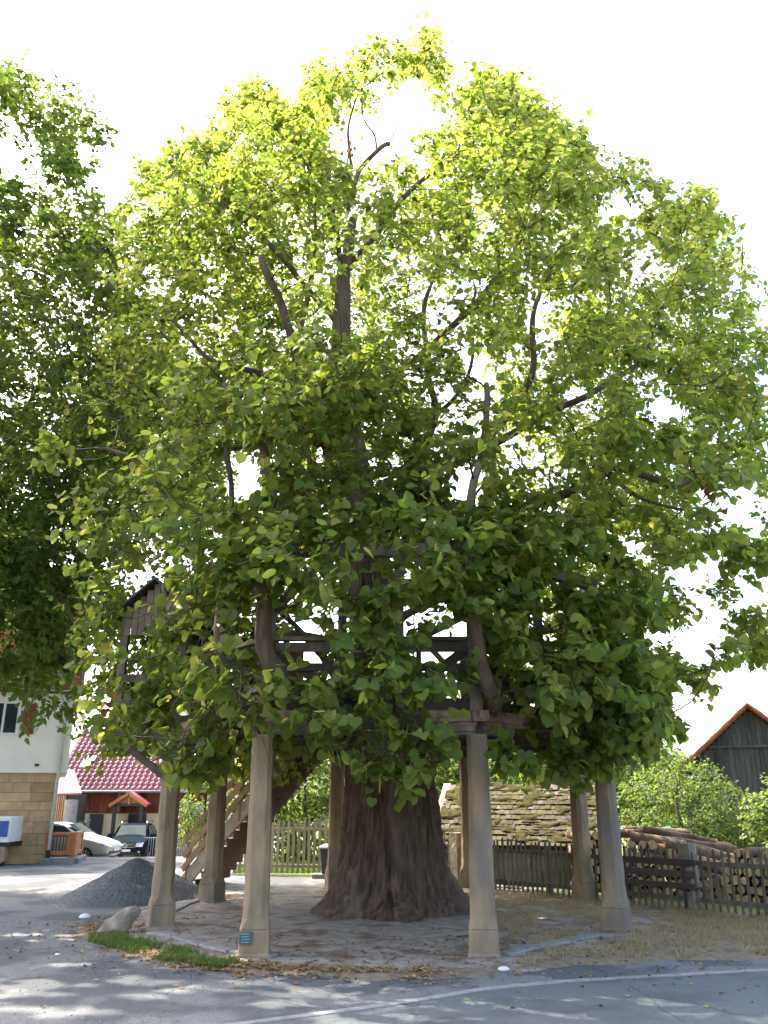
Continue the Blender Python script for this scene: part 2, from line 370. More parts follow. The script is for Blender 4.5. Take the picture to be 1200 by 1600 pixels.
# joists and floor planks
for k in range(8):
    a = V8[k]; MB().beam(a+Vector((0,0,PT+.1)), CEN+Vector((0,0,PT+.1)), .18, .2).build('joist', M['dark_wood'], pf)
yy = min(p.y for p in V8)+.02; ymax = max(p.y for p in V8)
while yy < ymax-.1:
    xsn = []
    ym = yy+.12
    for k in range(8):
        a, b = V8[k], V8[(k+1) % 8]
        if (a.y-ym)*(b.y-ym) < 0: xsn.append(a.x+(b.x-a.x)*(ym-a.y)/(b.y-a.y))
    if len(xsn) >= 2:
        x0, x1 = min(xsn)+.03, max(xsn)-.03
        segs = [(x0, x1)]
        if abs(ym-TC.y) < .95: w = math.sqrt(.95**2-(ym-TC.y)**2)+.1; segs = [(x0, TC.x-w), (TC.x+w, x1)]
        for s0, s1 in segs:
            if s1-s0 > .1: MB().box(((s0+s1)/2, ym, FLOOR-.03+random.uniform(0,.006)), (s1-s0, .225, .045)).build('plank', M['gray_wood'], pf)
    yy += .235
# roofed entrance bay on the left side, above the stairs
a, b = V8[0], V8[7]; d = (b-a).normalized(); nrm = Vector((d.y, -d.x, 0)); nrm = nrm if nrm.x < 0 else -nrm
bay = thing('entrance_bay', a.lerp(b, .5)+Vector((0,0,FLOOR-.1)), 'small boarded entrance hut with red brown walls on the platform side', 'hut')
up = Vector((0,0,1)); p0 = a+d*.45+nrm*.1; p1 = b+d*.1+nrm*.1; W = 1.15; EZ = 5.35
corners = [p0, p0+nrm*W, p1+nrm*W, p1]
for c in corners: MB().beam(c+up*(PT+.05), c+up*EZ, .14, .14).build('corner_post', M['gray_wood'], bay)
for q0, q1 in zip(corners, corners[1:]+corners[:1]):
    MB().beam(q0+up*(FLOOR-.05), q1+up*(FLOOR-.05), .12, .2).build('sill_beam', M['gray_wood'], bay)
    MB().beam(q0+up*EZ, q1+up*EZ, .13, .15).build('wall_plate', M['gray_wood'], bay)
for c0, c1 in ((a+nrm*.1+d*.45, corners[1]), (b+nrm*.05, corners[2])):
    MB().beam(Vector((c0.x, c0.y, PT-.65)), c1+up*(FLOOR-.1), .1, .12).build('brace', M['gray_wood'], bay)
def boards(q0, q1, z0, z1f, mtl, w=.16, th=.025, parent=bay, gap=.012, name='board'):
    L = (q1-q0).length; n = max(1, int(L/w)); dd = (q1-q0).normalized()
    for i in range(n):
        s0, s1 = L*i/n+gap/2, L*(i+1)/n-gap/2
        zt = z1f((s0+s1)/2/L) if callable(z1f) else z1f
        MB().beam(q0+dd*(s0+s1)/2+up*z0, q0+dd*(s0+s1)/2+up*zt, s1-s0, th, up=dd.cross(up)).build(name, mtl, parent)
boards(corners[1]+nrm*.08, corners[2]+nrm*.08, FLOOR-.1, FLOOR+.95, M['red_board'])
boards(corners[2]+d*.08, corners[3]+d*.08, FLOOR-.1, EZ, M['red_board'])
gable = lambda t: EZ+.02+.55*(1-abs(t-.5)*2)
boards(corners[0]-d*.08, corners[1]-d*.08, EZ-.42, gable, M['tan_board'], .12)
boards(corners[2]+d*.11, corners[3]+d*.11, EZ+.01, gable, M['red_board'])
MB().beam(corners[0]-d*.09+up*(FLOOR+.95), corners[1]-d*.09+up*(FLOOR+.95), .05, .14).build('rail', M['gray_wood'], bay)
MB().beam(corners[0]-d*.09+up*(FLOOR+.5), corners[1]-d*.09+up*(FLOOR+.5), .05, .14).build('rail', M['gray_wood'], bay)
M['bay_roof'] = mat('bay_roof_felt', (.09,.095,.095), (.06,.06,.062), 10, .9, .005)
r0, r1 = corners[0].lerp(corners[1], .5)-d*.3+up*(EZ+.62), corners[2].lerp(corners[3], .5)+d*.3+up*(EZ+.62)
for s in (-1, 1):
    o = nrm*s*(W/2+.22)+up*-.72
    MB().prism([r0, r1, r1+o, r0+o], up*.05).build('roof_slope', M['bay_roof'], bay)
# red boarded back wall inside the gallery left-rear edge
a, b = V8[7], V8[6]; d = (b-a).normalized(); nrm = Vector((d.y, -d.x, 0)); nrm = nrm if nrm.dot(CEN-a) > 0 else -nrm
boards(a+d*.25+nrm*.16, a+d*((b-a).length*.62)+nrm*.16, FLOOR+.02, TOPZ-.3, M['red_board'], .2, parent=pf)

# ------------------------------------------------------------------ staircase
sb = gp(291, 1384); mid = V8[7].lerp(V8[6], .62); top = Vector((mid.x, mid.y, 0)); run = (top-sb); run.z = 0; L = run.length; dr = run.normalized(); wd = Vector((-dr.y, dr.x, 0))
if wd.x < 0: wd = -wd
st = thing('wooden_staircase', sb, 'wooden staircase with plank railing rising to the platform', 'stairs')
SW = 1.05; NT = 17
for j, off in enumerate((0, SW)):
    p = sb+wd*off
    MB().beam(p+up*.05-dr*.1, p+dr*(L-.05)+up*(FLOOR-.1), .06, .3).build('stringer', M['stair_gray'], st)
    for q, zz in ((.0, 0), (L*.5, FLOOR*.5), (L-.1, FLOOR)):
        MB().beam(p+dr*q+up*(zz-.1 if q else -.1), p+dr*q+up*(zz+1.0), .09, .09).build('railing_post', M['stair'], st)
    for h in (.98, .66, .36):
        MB().beam(p+up*h-dr*.12-wd*.05*(1 if j == 0 else -1), p+dr*L+up*(FLOOR+h)-wd*.05*(1 if j == 0 else -1), .04, .13 if h < .9 else .1).build('handrail' if h > .9 else 'railing_plank', M['stair'], st)
for i in range(NT):
    t_ = (i+.7)/NT; c = sb+dr*(L*t_)+wd*SW/2+up*(FLOOR*t_)
    rz = Matrix.Rotation(math.atan2(wd.y, wd.x), 3, 'Z')
    MB().box(c, (SW-.07, .27, .04), rz).build('tread', M['stair_dark'], st)
    MB().box(c-up*.1+dr*.13, (SW-.07, .025, .17), rz).build('riser', M['stair_dark'], st)
# ------------------------------------------------------------------ grit heap, boulder
hc = gp(212, 1404); n1, n2 = 40, 64; Vv = []; 
for i in range(n1+1):
    r_ = i/n1
    for k in range(n2):
        a = 2*math.pi*k/n2; rr = r_*1.5*(1+.12*math.sin(a*2+1)+.06*math.sin(3*a)); z = .92*(1-r_)**1.0
        z = .9*max(0, 1-r_-.02/(r_+.12)*.6)
        Vv.append((hc.x+rr*math.cos(a), hc.y+rr*math.sin(a), z-.015))
Vv = np.array(Vv); Vv[:, 2] += (fbm(Vv*2.2, 5, 8)-.5)*.17*np.clip(Vv[:, 2]*4+.2, 0, 1)
Fc = [(i*n2+k, i*n2+(k+1) % n2, (i+1)*n2+(k+1) % n2, (i+1)*n2+k) for i in range(n1) for k in range(n2)]
o = link('grit_heap', np_mesh('grit_heap', Vv-np.array(hc), Fc, M['heap'], True), label='grey heap of grit poured beside the stairs', cat='grit heap'); o.location = hc
M['pebble'] = mat('gravel_pebble', (.26,.26,.25), (.17,.17,.165), 20, .9)
def pebbles(name, P_, r, mtl, parent=None, **k):
    T = np.array([(1,0,0),(0,1,0),(-1,0,0),(0,-1,0),(0,0,.7),(0,0,-.7)], float); TF = np.array([(0,1,4),(1,2,4),(2,3,4),(3,0,4),(1,0,5),(2,1,5),(3,2,5),(0,3,5)])
    n = len(P_); a = rng.uniform(0, 6.28, n)[:, None]; S = (T[None]*rng.uniform(.6, 1.3, (n, 6, 1)))*r[:, None, None]
    V = np.stack([S[..., 0]*np.cos(a)-S[..., 1]*np.sin(a), S[..., 0]*np.sin(a)+S[..., 1]*np.cos(a), S[..., 2]], -1)+P_[:, None]
    return link(name, np_mesh(name, V.reshape(-1, 3), (TF[None]+np.arange(n)[:, None, None]*6).reshape(-1, 3), mtl), parent, kind='stuff', **k)
tri = rng.integers(0, len(Fc), 9000); vv = Vv[np.array(Fc)[tri]]; wgt = rng.dirichlet(np.ones(4), len(tri))[..., None]; pp = (vv*wgt).sum(1)
o_ = pebbles('grit_stones', pp-np.array(hc), rng.uniform(.006, .016, len(pp)), M['heap']); o_.parent = o; del o_['kind']; o_['kind'] = 'stuff'
ang = rng.uniform(0, 6.28, 900); rr_ = 1.45+np.abs(rng.normal(0, .35, 900)); yp = np.stack([hc.x+np.cos(ang)*rr_, hc.y+np.sin(ang)*rr_, np.full(900, .006)], -1)
yx = np.stack([rng.uniform(-7, 1.5, 5200), rng.uniform(8.6, 20, 5200), np.full(5200, .006)], -1); yx = yx[(in_pad(yx[:, 0], yx[:, 1]) < -.1) & (fbm(yx*.9, 3, 61) > .46)]
pebbles('loose_gravel', np.vstack([yp, yx]), rng.uniform(.004, .014, 900+len(yx)), M['pebble'], label='loose gravel stones scattered over the yard')
M['crack'] = mat('tar_crack', (.03,.03,.032), None, 10, .95)
for cpx in ([(985,1542),(1012,1556),(1030,1575),(1075,1600)], [(1020,1560),(1080,1566),(1140,1584),(1195,1590)]):
    cc = []
    for a_, b_ in zip(cpx[:-1], cpx[1:]):
        for t_ in np.linspace(0, 1, 9, endpoint=False): q = gp(*a_).lerp(gp(*b_), t_); cc.append(q+Vector((rng.normal(0, .012), rng.normal(0, .02), .0)))
    mb = MB(); w_ = [(.0015+.003*rng.random()) for _ in cc]
    mb.add([(q.x-w_[i], q.y-w_[i], .0065) for i, q in enumerate(cc)]+[(q.x+w_[i], q.y+w_[i], .0065) for i, q in enumerate(cc)], [(i, i+1, len(cc)+i+1, len(cc)+i) for i in range(len(cc)-1)])
    mb.build('road_crack', M['crack'], kind='structure', label='thin dark crack in the road asphalt')
bc = gp(188, 1460); secs = []
for i in range(15):
    t_ = i/14; c = Vector((-.20+.44*t_**1.1, .04*t_, .46*t_-.05)); w = .12*math.sin(math.pi*min(1, .42+.58*t_))**.6+.03; sec = []
    for k in range(20):
        a = 2*math.pi*k/20; q = Vector((math.cos(a)*w*1.15, math.sin(a)*w*.75, 0)); q.z = -q.x*.55
        q = c+q; q += Vector((1,1,.6))*(float(vnoise(np.array(q*7)))-.5)*.15; sec.append(bc+q)
    secs.append(sec)
MB().loft(secs).build('boulder', M['boulder'], smooth=True, label='leaning pale boulder on the grass strip by the pillar', cat='boulder')
# ------------------------------------------------------------------ leaves
LT = np.array([(0,.06,0),(-.30,-.07,.05),(-.54,.16,.11),(-.54,.48,.09),(-.30,.80,.0),(0,1.02,-.1),(.30,.80,.0),(.54,.48,.09),(.54,.16,.11),(.30,-.07,.05),(0,.45,-.015)], float)
LF = np.array([(10,0,1),(10,1,2),(10,2,3),(10,3,4),(10,4,5),(10,5,6),(10,6,7),(10,7,8),(10,8,9),(10,9,0)], int)
LT5 = np.array([(0,0,0),(-.46,.3,.08),(-.3,.75,.04),(0,1.1,-.08),(.3,.75,.04),(.46,.3,.08)], float)
LF5 = np.array([(0,2,1),(0,3,2),(0,4,3),(0,5,4)], int)
def unit(v): return v/np.maximum(np.linalg.norm(v, axis=-1, keepdims=True), 1e-9)
def leaf_frames(ax, nr):
    ax = unit(ax); nr = unit(nr-ax*(nr*ax).sum(-1, keepdims=True)); sx = np.cross(ax, nr); return sx, ax, nr
def leaf_mesh(name, pos, ax, nr, size, tint, mtl, simple=False):
    T, TF = (LT5, LF5) if simple else (LT, LF)
    sx, ax, nr = leaf_frames(ax, nr); s = size[:, None, None]
    curl = rng.uniform(.2, 2.2, len(pos))[:, None, None]
    V = pos[:, None, :]+s*(T[None, :, 0:1]*sx[:, None]+T[None, :, 1:2]*ax[:, None]+curl*T[None, :, 2:3]*nr[:, None])
    k = len(T); Fc = (TF[None]+np.arange(len(pos))[:, None, None]*k).reshape(-1, 3)
    return np_mesh(name, V.reshape(-1, 3), Fc, mtl, False, {'tint': np.repeat(tint, k)})
def twig_mesh(name, A, B, r0, r1, mtl):      # straight 3 sided twigs
    d = unit(B-A); ref = np.where(np.abs(d[:, 2:3]) > .9, np.array([[1., 0, 0]]), np.array([[0, 0, 1.]]))
    sx = unit(np.cross(d, ref)); u = np.cross(sx, d); V = []
    for P_, r_ in ((A, r0), (B, r1)):
        for k in range(3):
            a = 2*math.pi*k/3; V.append(P_+(sx*math.cos(a)+u*math.sin(a))*np.reshape(r_, (-1, 1)))
    V = np.stack(V, 1); n = len(A); q = np.array([(0,1,4,3),(1,2,5,4),(2,0,3,5)])
    return np_mesh(name, V.reshape(-1, 3), (q[None]+np.arange(n)[:, None, None]*6).reshape(-1, 4), mtl, True)
def grow_leaves(C, rad, cen, ntw, nlf, size, outw=.6, droop=.55, accept=None, tintfun=None, sizefun=None, upw=.25):
    """twigs around clump centres C, leaves along twigs -> arrays"""
    n = len(C); base = np.repeat(C, ntw, 0); rr = np.repeat(rad, ntw)
    o = unit(base-cen); d = unit(rng.normal(size=base.shape)+o*outw+np.array([0, 0, upw]))
    L = rr*rng.uniform(.65, 1.2, len(base)); A = base+d*rr[:, None]*.08; B = base+d*L[:, None]; B[:, 2] -= .12*L
    if accept is not None:
        k = accept((A*.25+B*.75)); A, B, d, L = A[k], B[k], d[k], L[k]
    ct = rng.normal(0, .13, len(A))
    m = len(A); t = np.tile(np.linspace(.22, 1.0, nlf), (m, 1))+rng.uniform(-.05, .05, (m, nlf))
    pos = A[:, None]+(B-A)[:, None]*t[..., None]
    side = np.where(np.arange(nlf) % 2 == 0, 1, -1)[None, :, None]
    lat = unit(np.cross(d, np.array([0, 0, 1.])+rng.normal(0, .25, d.shape)))[:, None]*side
    ax = unit(d[:, None]*.55+lat*.8+np.array([0, 0, -droop])+rng.normal(0, .35, pos.shape))
    pos = pos+ax*.035+rng.normal(0, .02, pos.shape)
    nr = np.array([0, 0, 1.])+o.repeat(1, 0)[0]*0+rng.normal(0, .5, pos.shape)
    nr = nr+unit(pos-cen)*.45
    pos = pos.reshape(-1, 3); ax = ax.reshape(-1, 3); nr = nr.reshape(-1, 3)
    sz = size*rng.uniform(.62, 1.22, len(pos))
    tint = np.clip(np.repeat(ct, nlf)+rng.normal(.42, .16, len(pos)), 0, .88)
    return pos, ax, nr, sz, tint, A, B

# gaps in the crowns that let the sun through to the ground (patches of light seen in the photograph)
SHAFT = []
_r = np.random.default_rng(3)
for px, py, wx, wy, n_ in ((85,1540,.55,.2,7),(25,1562,.4,.2,4),(330,1543,.6,.22,6),(440,1532,.7,.2,7),(505,1556,.5,.15,4),(700,1568,.9,.25,9),(820,1582,.8,.22,8),(900,1566,.5,.15,4),(620,1592,.5,.15,4),(1100,1592,.4,.15,4),(230,1528,.5,.2,4),
    (60,1468,.6,.25,4),(150,1500,.5,.25,4),(420,1575,.5,.2,3),(150,1580,.6,.2,4),(680,1452,.6,.3,4),(560,1472,.5,.3,3),(880,1442,.6,.4,4),(450,1432,.5,.4,4),(320,1500,.4,.2,3),(600,1500,.5,.2,3),(1080,1480,.6,.3,4),(1150,1450,.5,.3,4),(840,1420,.4,.4,3),(650,1535,.6,.15,4)):
    g = gp(px, py)
    for _ in range(int(n_*2.2)): SHAFT.append((g.x+_r.normal(0, wx), g.y+_r.normal(0, wy), _r.uniform(.05, .17)))
SHAFT = np.array(SHAFT)
def sunny(P_):
    t = P_[:, 2]/sd.z; gx, gy = P_[:, 0]-sd.x*t, P_[:, 1]-sd.y*t; k = np.zeros(len(P_), bool)
    for x, y, r_ in SHAFT: k |= (((gx-x)*.5+(gy-y)*.1)**2+((gy-y)*1.0)**2) < r_*r_
    return k
# ------------------------------------------------------------------ the old linden
lin = thing('linden_tree', TC, 'huge old linden with a broad sunlit crown growing through the platform', 'tree')
axis_pts = [(.15,17.1,-.15),(.15,17.1,1.0),(.12,17.1,2.2),(.08,17.1,3.4),(-.12,17.1,5.0),(-.35,17.1,6.8),(-.62,17.05,8.6),(-.9,17.0,10.4),(-1.0,16.9,12.0),(-.95,16.8,13.6),(-.75,16.7,15.2)]
axis_r = [.95,.90,.82,.76,.54,.43,.35,.28,.21,.15,.09]
def trunk_mesh():
    nth = 380; nz = 330; zz = np.array([p[2] for p in axis_pts]); zs = np.concatenate([np.linspace(-.15, 3.6, 210), np.linspace(3.63, 15.2, 120)])
    cx = np.interp(zs, zz, [p[0] for p in axis_pts]); cy = np.interp(zs, zz, [p[1] for p in axis_pts]); rr = np.interp(zs, zz, axis_r)
    th = np.linspace(0, 2*math.pi, nth, endpoint=False); TH, ZS = np.meshgrid(th, zs); RR = np.repeat(rr[:, None], nth, 1)
    fl = np.exp(-np.maximum(ZS, 0)/.36)
    lob = .42+.22*np.sin(TH*3+.6)+.16*np.sin(TH*5+2.2)+.10*np.sin(TH*8+1)
    side = .42*np.abs(np.cos(TH))**2
    RR = RR*(1+.028*np.sin(TH*4+ZS*.5)+.02*np.sin(TH*7+1+ZS*.3))+fl*(lob*.75+side)*np.where(ZS < 3, 1, 0)
    P_ = np.stack([np.cos(TH)*RR, np.sin(TH)*RR, ZS], -1)
    warp = fbm(np.stack([P_[..., 0]*1.4, P_[..., 1]*1.4, ZS*.9], -1), 3, 4)*1.6
    q = np.stack([P_[..., 0]*13+warp, P_[..., 1]*13+warp, ZS*1.5+warp*.5], -1)
    rid = 1-np.abs(2*vnoise(q, 11)-1); rid2 = 1-np.abs(2*vnoise(q*2.1+7, 12)-1)
    disp = (rid**2*.10+rid2*.022-.05)*np.clip(RR/.75, .3, 1.15)
    seam = np.exp(-((np.angle(np.exp(1j*(TH-R(272)+.1*np.sin(ZS*2)))))/.05)**2)*np.clip(1.3-ZS*.8, 0, 1)*.16      # old split at the base
    RR = RR+disp-seam
    V = np.stack([cx[:, None]+np.cos(TH)*RR, cy[:, None]+np.sin(TH)*RR, ZS], -1)
    id_ = np.arange(V.shape[0]*nth).reshape(-1, nth); nx_ = np.roll(id_, -1, 1)
    Fc = np.stack([id_[:-1], nx_[:-1], nx_[1:], id_[1:]], -1).reshape(-1, 4)
    return np_mesh('trunk', V.reshape(-1, 3), Fc, M['bark'], True)
link('trunk', trunk_mesh(), lin)
# metal band round the trunk
M['band'] = mat('iron_band', (.07,.05,.045), None, 8, .6, metal=.6)
bz = 9.75; bcx = np.interp(bz, [p[2] for p in axis_pts], [p[0] for p in axis_pts])
MB().tube([(bcx+.43*math.cos(a), 17.03+.43*math.sin(a), bz+.03*math.cos(a)) for a in np.linspace(0, 2*math.pi, 33)], .035, 6).build('iron_band', M['band'], lin, True)
# limbs: pixel and distance, thickness in metres
def curve(pts, n=6):
    P_ = [np.array(p) for p in pts]; out = []
    for i in range(len(P_)-1):
        p0, p1, p2, p3 = P_[max(i-1, 0)], P_[i], P_[i+1], P_[min(i+2, len(P_)-1)]
        for t in np.linspace(0, 1, n, endpoint=False):
            out.append(.5*((2*p1)+(-p0+p2)*t+(2*p0-5*p1+4*p2-p3)*t*t+(-p0+3*p1-3*p2+p3)*t**3))
    out.append(P_[-1]); return np.array(out)
def PX(l): return [tuple(at(*q)) for q in l]
LIMBS = [
 (PX([(540,790,17),(505,690,16.2),(470,610,15.4),(455,540,14.9),(432,460,14.6),(408,400,14.5)]), .20, .10),
 (PX([(456,545,14.9),(476,470,14.8),(490,380,14.7),(495,300,14.7)]), .10, .04),
 (PX([(480,620,15.5),(430,590,14.8),(375,573,14.2),(318,548,13.6),(270,500,13.2)]), .13, .04),
 (PX([(600,840,17),(640,740,16.3),(680,650,15.6),(668,570,15.2),(660,480,15),(690,380,15)]), .16, .05),
 (PX([(672,655,15.7),(705,625,15.4),(735,560,15.2),(740,440,15.2)]), .09, .03),
 (PX([(620,850,17),(720,830,15.8),(800,800,14.8),(880,768,14),(940,735,13.6),(1010,742,13.4),(1050,760,13.3),(1085,745,13.2),(1120,720,13.2)]), .17, .04),
 (PX([(935,738,13.6),(985,770,13.5),(1040,790,13.4),(1085,800,13.3)]), .07, .025),
 (PX([(640,1122,15.4),(735,1120,13.4),(775,1098,12.5),(764,1062,12.1),(750,1020,11.95),(744,950,11.9),(737,870,12.0),(735,780,12.2),(762,690,12.5),(760,600,12.8)]), .15, .05),
 (PX([(560,1100,15.4),(480,1090,13),(440,1058,12.2),(413,1005,12.0),(417,930,12.0),(426,850,12.1),(420,760,12.3),(400,680,12.6),(350,600,13)]), .18, .05),
 (PX([(540,1112,15.5),(440,1112,13.3),(375,1098,12.5),(345,1062,12.2),(336,985,12.2),(345,900,12.6),(360,800,12.8),(355,690,13)]), .12, .04),
 (PX([(545,330,16.9),(560,270,16.7),(592,238,16.5),(608,226,16.5)]), .10, .075),
 (PX([(590,240,16.5),(586,212,16.5),(568,180,16.4),(565,130,16.4)]), .045, .02),
 (PX([(608,228,16.5),(622,200,16.4),(640,150,16.3)]), .03, .012),
 (PX([(550,260,16.7),(545,200,16.6),(560,150,16.5),(600,110,16.4)]), .06, .02),
 (PX([(560,620,17),(700,520,16),(800,400,15),(832,350,14.6),(870,300,14.4)]), .14, .04),
 (PX([(620,760,17),(740,700,15.8),(820,600,14.8),(832,500,14.4),(848,455,14.3),(880,380,14.2)]), .15, .04),
 (PX([(700,730,16),(850,650,14.8),(960,590,14.2),(995,560,14),(1050,470,13.8)]), .13, .03),
 (PX([(530,700,17),(450,690,15.6),(360,700,14.4),(250,720,13.6),(150,700,13.3)]), .14, .03),
 (PX([(535,520,17),(440,400,15.8),(360,330,15.2),(300,290,14.9)]), .12, .03),
 (PX([(545,420,17),(640,300,16),(720,240,15.4),(780,180,15)]), .12, .03),
 (PX([(540,450,17),(520,330,15.6),(470,240,15),(430,160,14.8)]), .1, .03),
]
for i in range(11):      # limbs to the far side and all round
    a = R(20+150*i/10+random.uniform(-8, 8)); z0 = random.uniform(3.8, 10); Ln = 5.2*random.uniform(.8, 1.05)*(1 if z0 < 8 else .75)
    c = np.array([np.interp(z0, [p[2] for p in axis_pts], [p[0] for p in axis_pts]), 17.1, z0])
    LIMBS.append(([tuple(c+np.array([math.cos(a)*Ln*t, math.sin(a)*Ln*t, Ln*.75*t**1.3+.12*math.sin(t*9+i)])) for t in (0, .2, .4, .6, .8, 1)], .16, .03))
nodes = []; nrad = []
for pts, r0, r1 in LIMBS:
    c = curve(pts, 6); c[1:-1] += (np.stack([vnoise(c[1:-1]*1.3, s) for s in (1, 2, 3)], -1)-.5)*.16
    rs = 1.0 if pts[0][1] < 15.6 and pts[0][2] < 4 else .68
    rad = np.linspace(r0*rs, r1*rs, len(c)); MB().tube(c, list(rad*(1+.12*(vnoise(c*5, 5)-.5)*2)), 9).build('limb', M['bark'], lin, True)
    nodes += list(c[2:]); nrad += list(rad[2:])
for z in np.arange(6, 15, .5):
    zz = [p[2] for p in axis_pts]; nodes.append(np.array([np.interp(z, zz, [p[0] for p in axis_pts]), np.interp(z, zz, [p[1] for p in axis_pts]), z])); nrad.append(.12)
# crown outline in the photograph: v -> left, right ; bottom edge u -> v
OV = [40,70,100,150,200,240,300,350,400,450,550,650,700,800,900,1000,1050,1100,1150,1200,1250]
OL = [640,560,480,360,330,238,172,152,145,138,125,85,65,90,110,130,135,138,130,170,300]
OR = [690,700,780,860,900,930,1120,1145,1180,1175,1195,1215,1225,1235,1235,1240,1220,1190,1080,1000,960]
BU = [100,150,240,300,350,400,450,520,560,600,640,680,740,800,900,960,1000,1060,1120,1200,1300]
BV = [1120,1175,1175,1232,1205,1190,1215,1212,1205,1215,1235,1190,1158,1212,1222,1195,1170,1130,1075,1060,1040]
TU = [80,160,190,245,280,330,365,420,450,480,520,560,600,650,690,715,745,790,815,860,890,930,970,1010,1050,1100,1140,1180,1240]
TV = [690,420,315,230,235,215,150,112,175,100,100,85,80,48,70,150,108,120,145,170,205,225,262,235,305,268,345,395,500]
GAP = [  # u, v, ru, rv, only the near half?
 (478,1012,30,44,0),(705,1000,28,36,0),(562,900,18,28,1),(412,960,26,46,1),(300,1000,18,30,1),(640,960,14,18,1),(850,930,18,14,1),(620,853,60,7,1),(232,905,24,34,1),(207,1010,16,80,1),(546,455,26,75,1),(430,465,24,70,1),
 (600,215,46,36,0),(545,215,18,28,0),(372,742,30,26,0),(1075,900,35,16,0),(850,985,16,30,1),(905,890,45,12,1),(715,1104,65,8,1),(275,1128,36,7,1),
 (640,160,30,28,0),(960,330,24,16,0),(1010,420,28,18,0),(690,180,20,14,0),(1000,760,45,14,1),(1040,640,30,18,0),(835,530,12,60,1),(320,555,50,9,1),(450,140,14,22,0),(1140,800,30,22,0),(1110,960,28,20,0),(1030,990,20,14,0),(985,850,22,10,0),(250,930,14,14,0),(1092,1000,26,34,0),(1155,1065,40,26,0),(1062,1085,22,22,0),(1172,930,24,18,0),(1125,870,18,14,0),(720,760,18,26,0),(905,610,20,16,0),(800,690,18,16,0)]
def accept(P_, mar=0):
    u, v = proj(P_); ju, jv = u+rng.normal(0, 9, len(u)), v+rng.normal(0, 9, len(u))
    e = (fbm(P_*.75, 3, 77)-.5)*150-4; su = np.sign(u-600)
    gu_, gv_ = ju, jv; ju = ju+su*np.maximum(e, -25)*np.where(np.abs(u-600) > 200, 1, .0); jt = jv-np.where(v < 700, e, 0)*.9; jb = jv+np.where(v > 900, e, 0)*.3
    k = (ju > np.interp(v, OV, OL)) & (ju < np.interp(v, OV, OR)) & (jb < np.interp(u, BU, BV)) & (jt > np.interp(u, TU, TV)+2)
    ju, jv = gu_, gv_
    for gu, gv, ru, rv, near in GAP:
        e = ((ju-gu)/(ru+8))**2+((jv-gv)/(rv+8))**2 < 1
        k &= ~(e & ((P_[:, 1] < 16.3) if near else True))
    # keep the room of the gallery and the platform timber free
    rr = np.hypot(P_[:, 0]-CEN.x, P_[:, 1]-CEN.y)
    k &= ~((rr < 3.55) & (P_[:, 2] > 2.75) & (P_[:, 2] < 5.3))
    k &= ~((rr < 3.6) & (P_[:, 2] <= 2.75))
    return k
D0 = 16.85
vs_ = np.array(OV, float); zz_ = np.array([at(600, v, D0).z for v in vs_]); order = np.argsort(zz_)
xl = np.array([at(l, v, D0).x for l, v in zip(OL, vs_)]); xr = np.array([at(r, v, D0).x for r, v in zip(OR, vs_)])
zz_, xl, xr = zz_[order], xl[order], xr[order]
def sample_clumps(n, sep):
    out = np.zeros((0, 3)); tries = 0
    while len(out) < n and tries < 60:
        tries += 1; m = 4000
        z = rng.uniform(2.3, 20.8, m); a = rng.uniform(0, 2*math.pi, m); rho = rng.uniform(.22, 1.0, m)**.55
        L_, R_ = np.interp(z, zz_, xl), np.interp(z, zz_, xr); cx = (L_+R_)/2*.9; hw = (R_-L_)/2
        hd = np.minimum(hw*.93, np.interp(z, [2, 3.2, 5, 8, 12, 16, 20.5], [5.4, 5.7, 5.9, 6.2, 6.0, 4.8, 2.0]))
        ca, sa = np.cos(a), np.sin(a); ca = np.sign(ca)*np.abs(ca)**.75; sa = np.sign(sa)*np.abs(sa)**.85
        P_ = np.stack([cx+ca*rho*hw, 16.85+sa*rho*hd, z], -1)
        k = accept(P_) & (fbm(P_*.42, 3, 91) > .375+.03*rng.normal(size=m)-.05*(z < 5.5))
        # the near lower skirt hangs just outside the gallery
        P_ = P_[k]
        for p in P_:
            if len(out) >= n: break
            if len(out) == 0 or ((out-p)**2).sum(1).min() > sep**2: out = np.vstack([out, p])
    return out
C = sample_clumps(1600, .45)
# skirt of drooping shoots around the platform edge
sk = []
for i in range(310):
    a = R(rng.uniform(178, 362)); rr = rng.uniform(4.3, 5.4); sk.append((CEN.x+math.cos(a)*rr*1.0, CEN.y+math.sin(a)*rr*1.05, rng.uniform(2.3, 6.2)))
sk = np.array(sk); sk = sk[accept(sk) & (fbm(sk*.8, 3, 93) > .38)]
fr_ = np.array([tuple(at(rng.uniform(440, 720), rng.uniform(540, 860), rng.uniform(12.4, 15.6))) for _ in range(85)]); fr_ = fr_[accept(fr_)]
rs_ = np.array([tuple(at(rng.uniform(1040, 1230), rng.uniform(780, 1070), rng.uniform(14, 18.5))) for _ in range(26)]); rs_ = rs_[accept(rs_)]
C = np.vstack([C, sk, fr_, rs_])
# connecting branches, greedy from the inside out
nodes = np.array(nodes); nrad = np.array(nrad); dist0 = np.array([np.sqrt(((nodes-c)**2).sum(1).min()) for c in C]); br = MB()
for ci in np.argsort(dist0):
    c = C[ci]; d = np.sqrt(((nodes-c)**2).sum(1)); pen = d+.35*np.maximum(0, nodes[:, 2]-c[2]); j = int(np.argmin(pen)); a = nodes[j]; L_ = d[j]
    if L_ < .15: continue
    mid_ = (a+c)/2+rng.normal(0, .08*L_, 3)+np.array([0, 0, -.05*L_]); r0 = min(nrad[j]*.62, .012+.011*L_); r0 = max(r0, .009)
    pts = curve([a, mid_, c], 3); rad = np.linspace(r0, .008, len(pts)); br.tube(pts, list(rad), 4, cap=False)
    nodes = np.vstack([nodes, pts[2:]]); nrad = np.concatenate([nrad, rad[2:]])
br.build('branches', M['twig'], lin, True, kind='stuff')
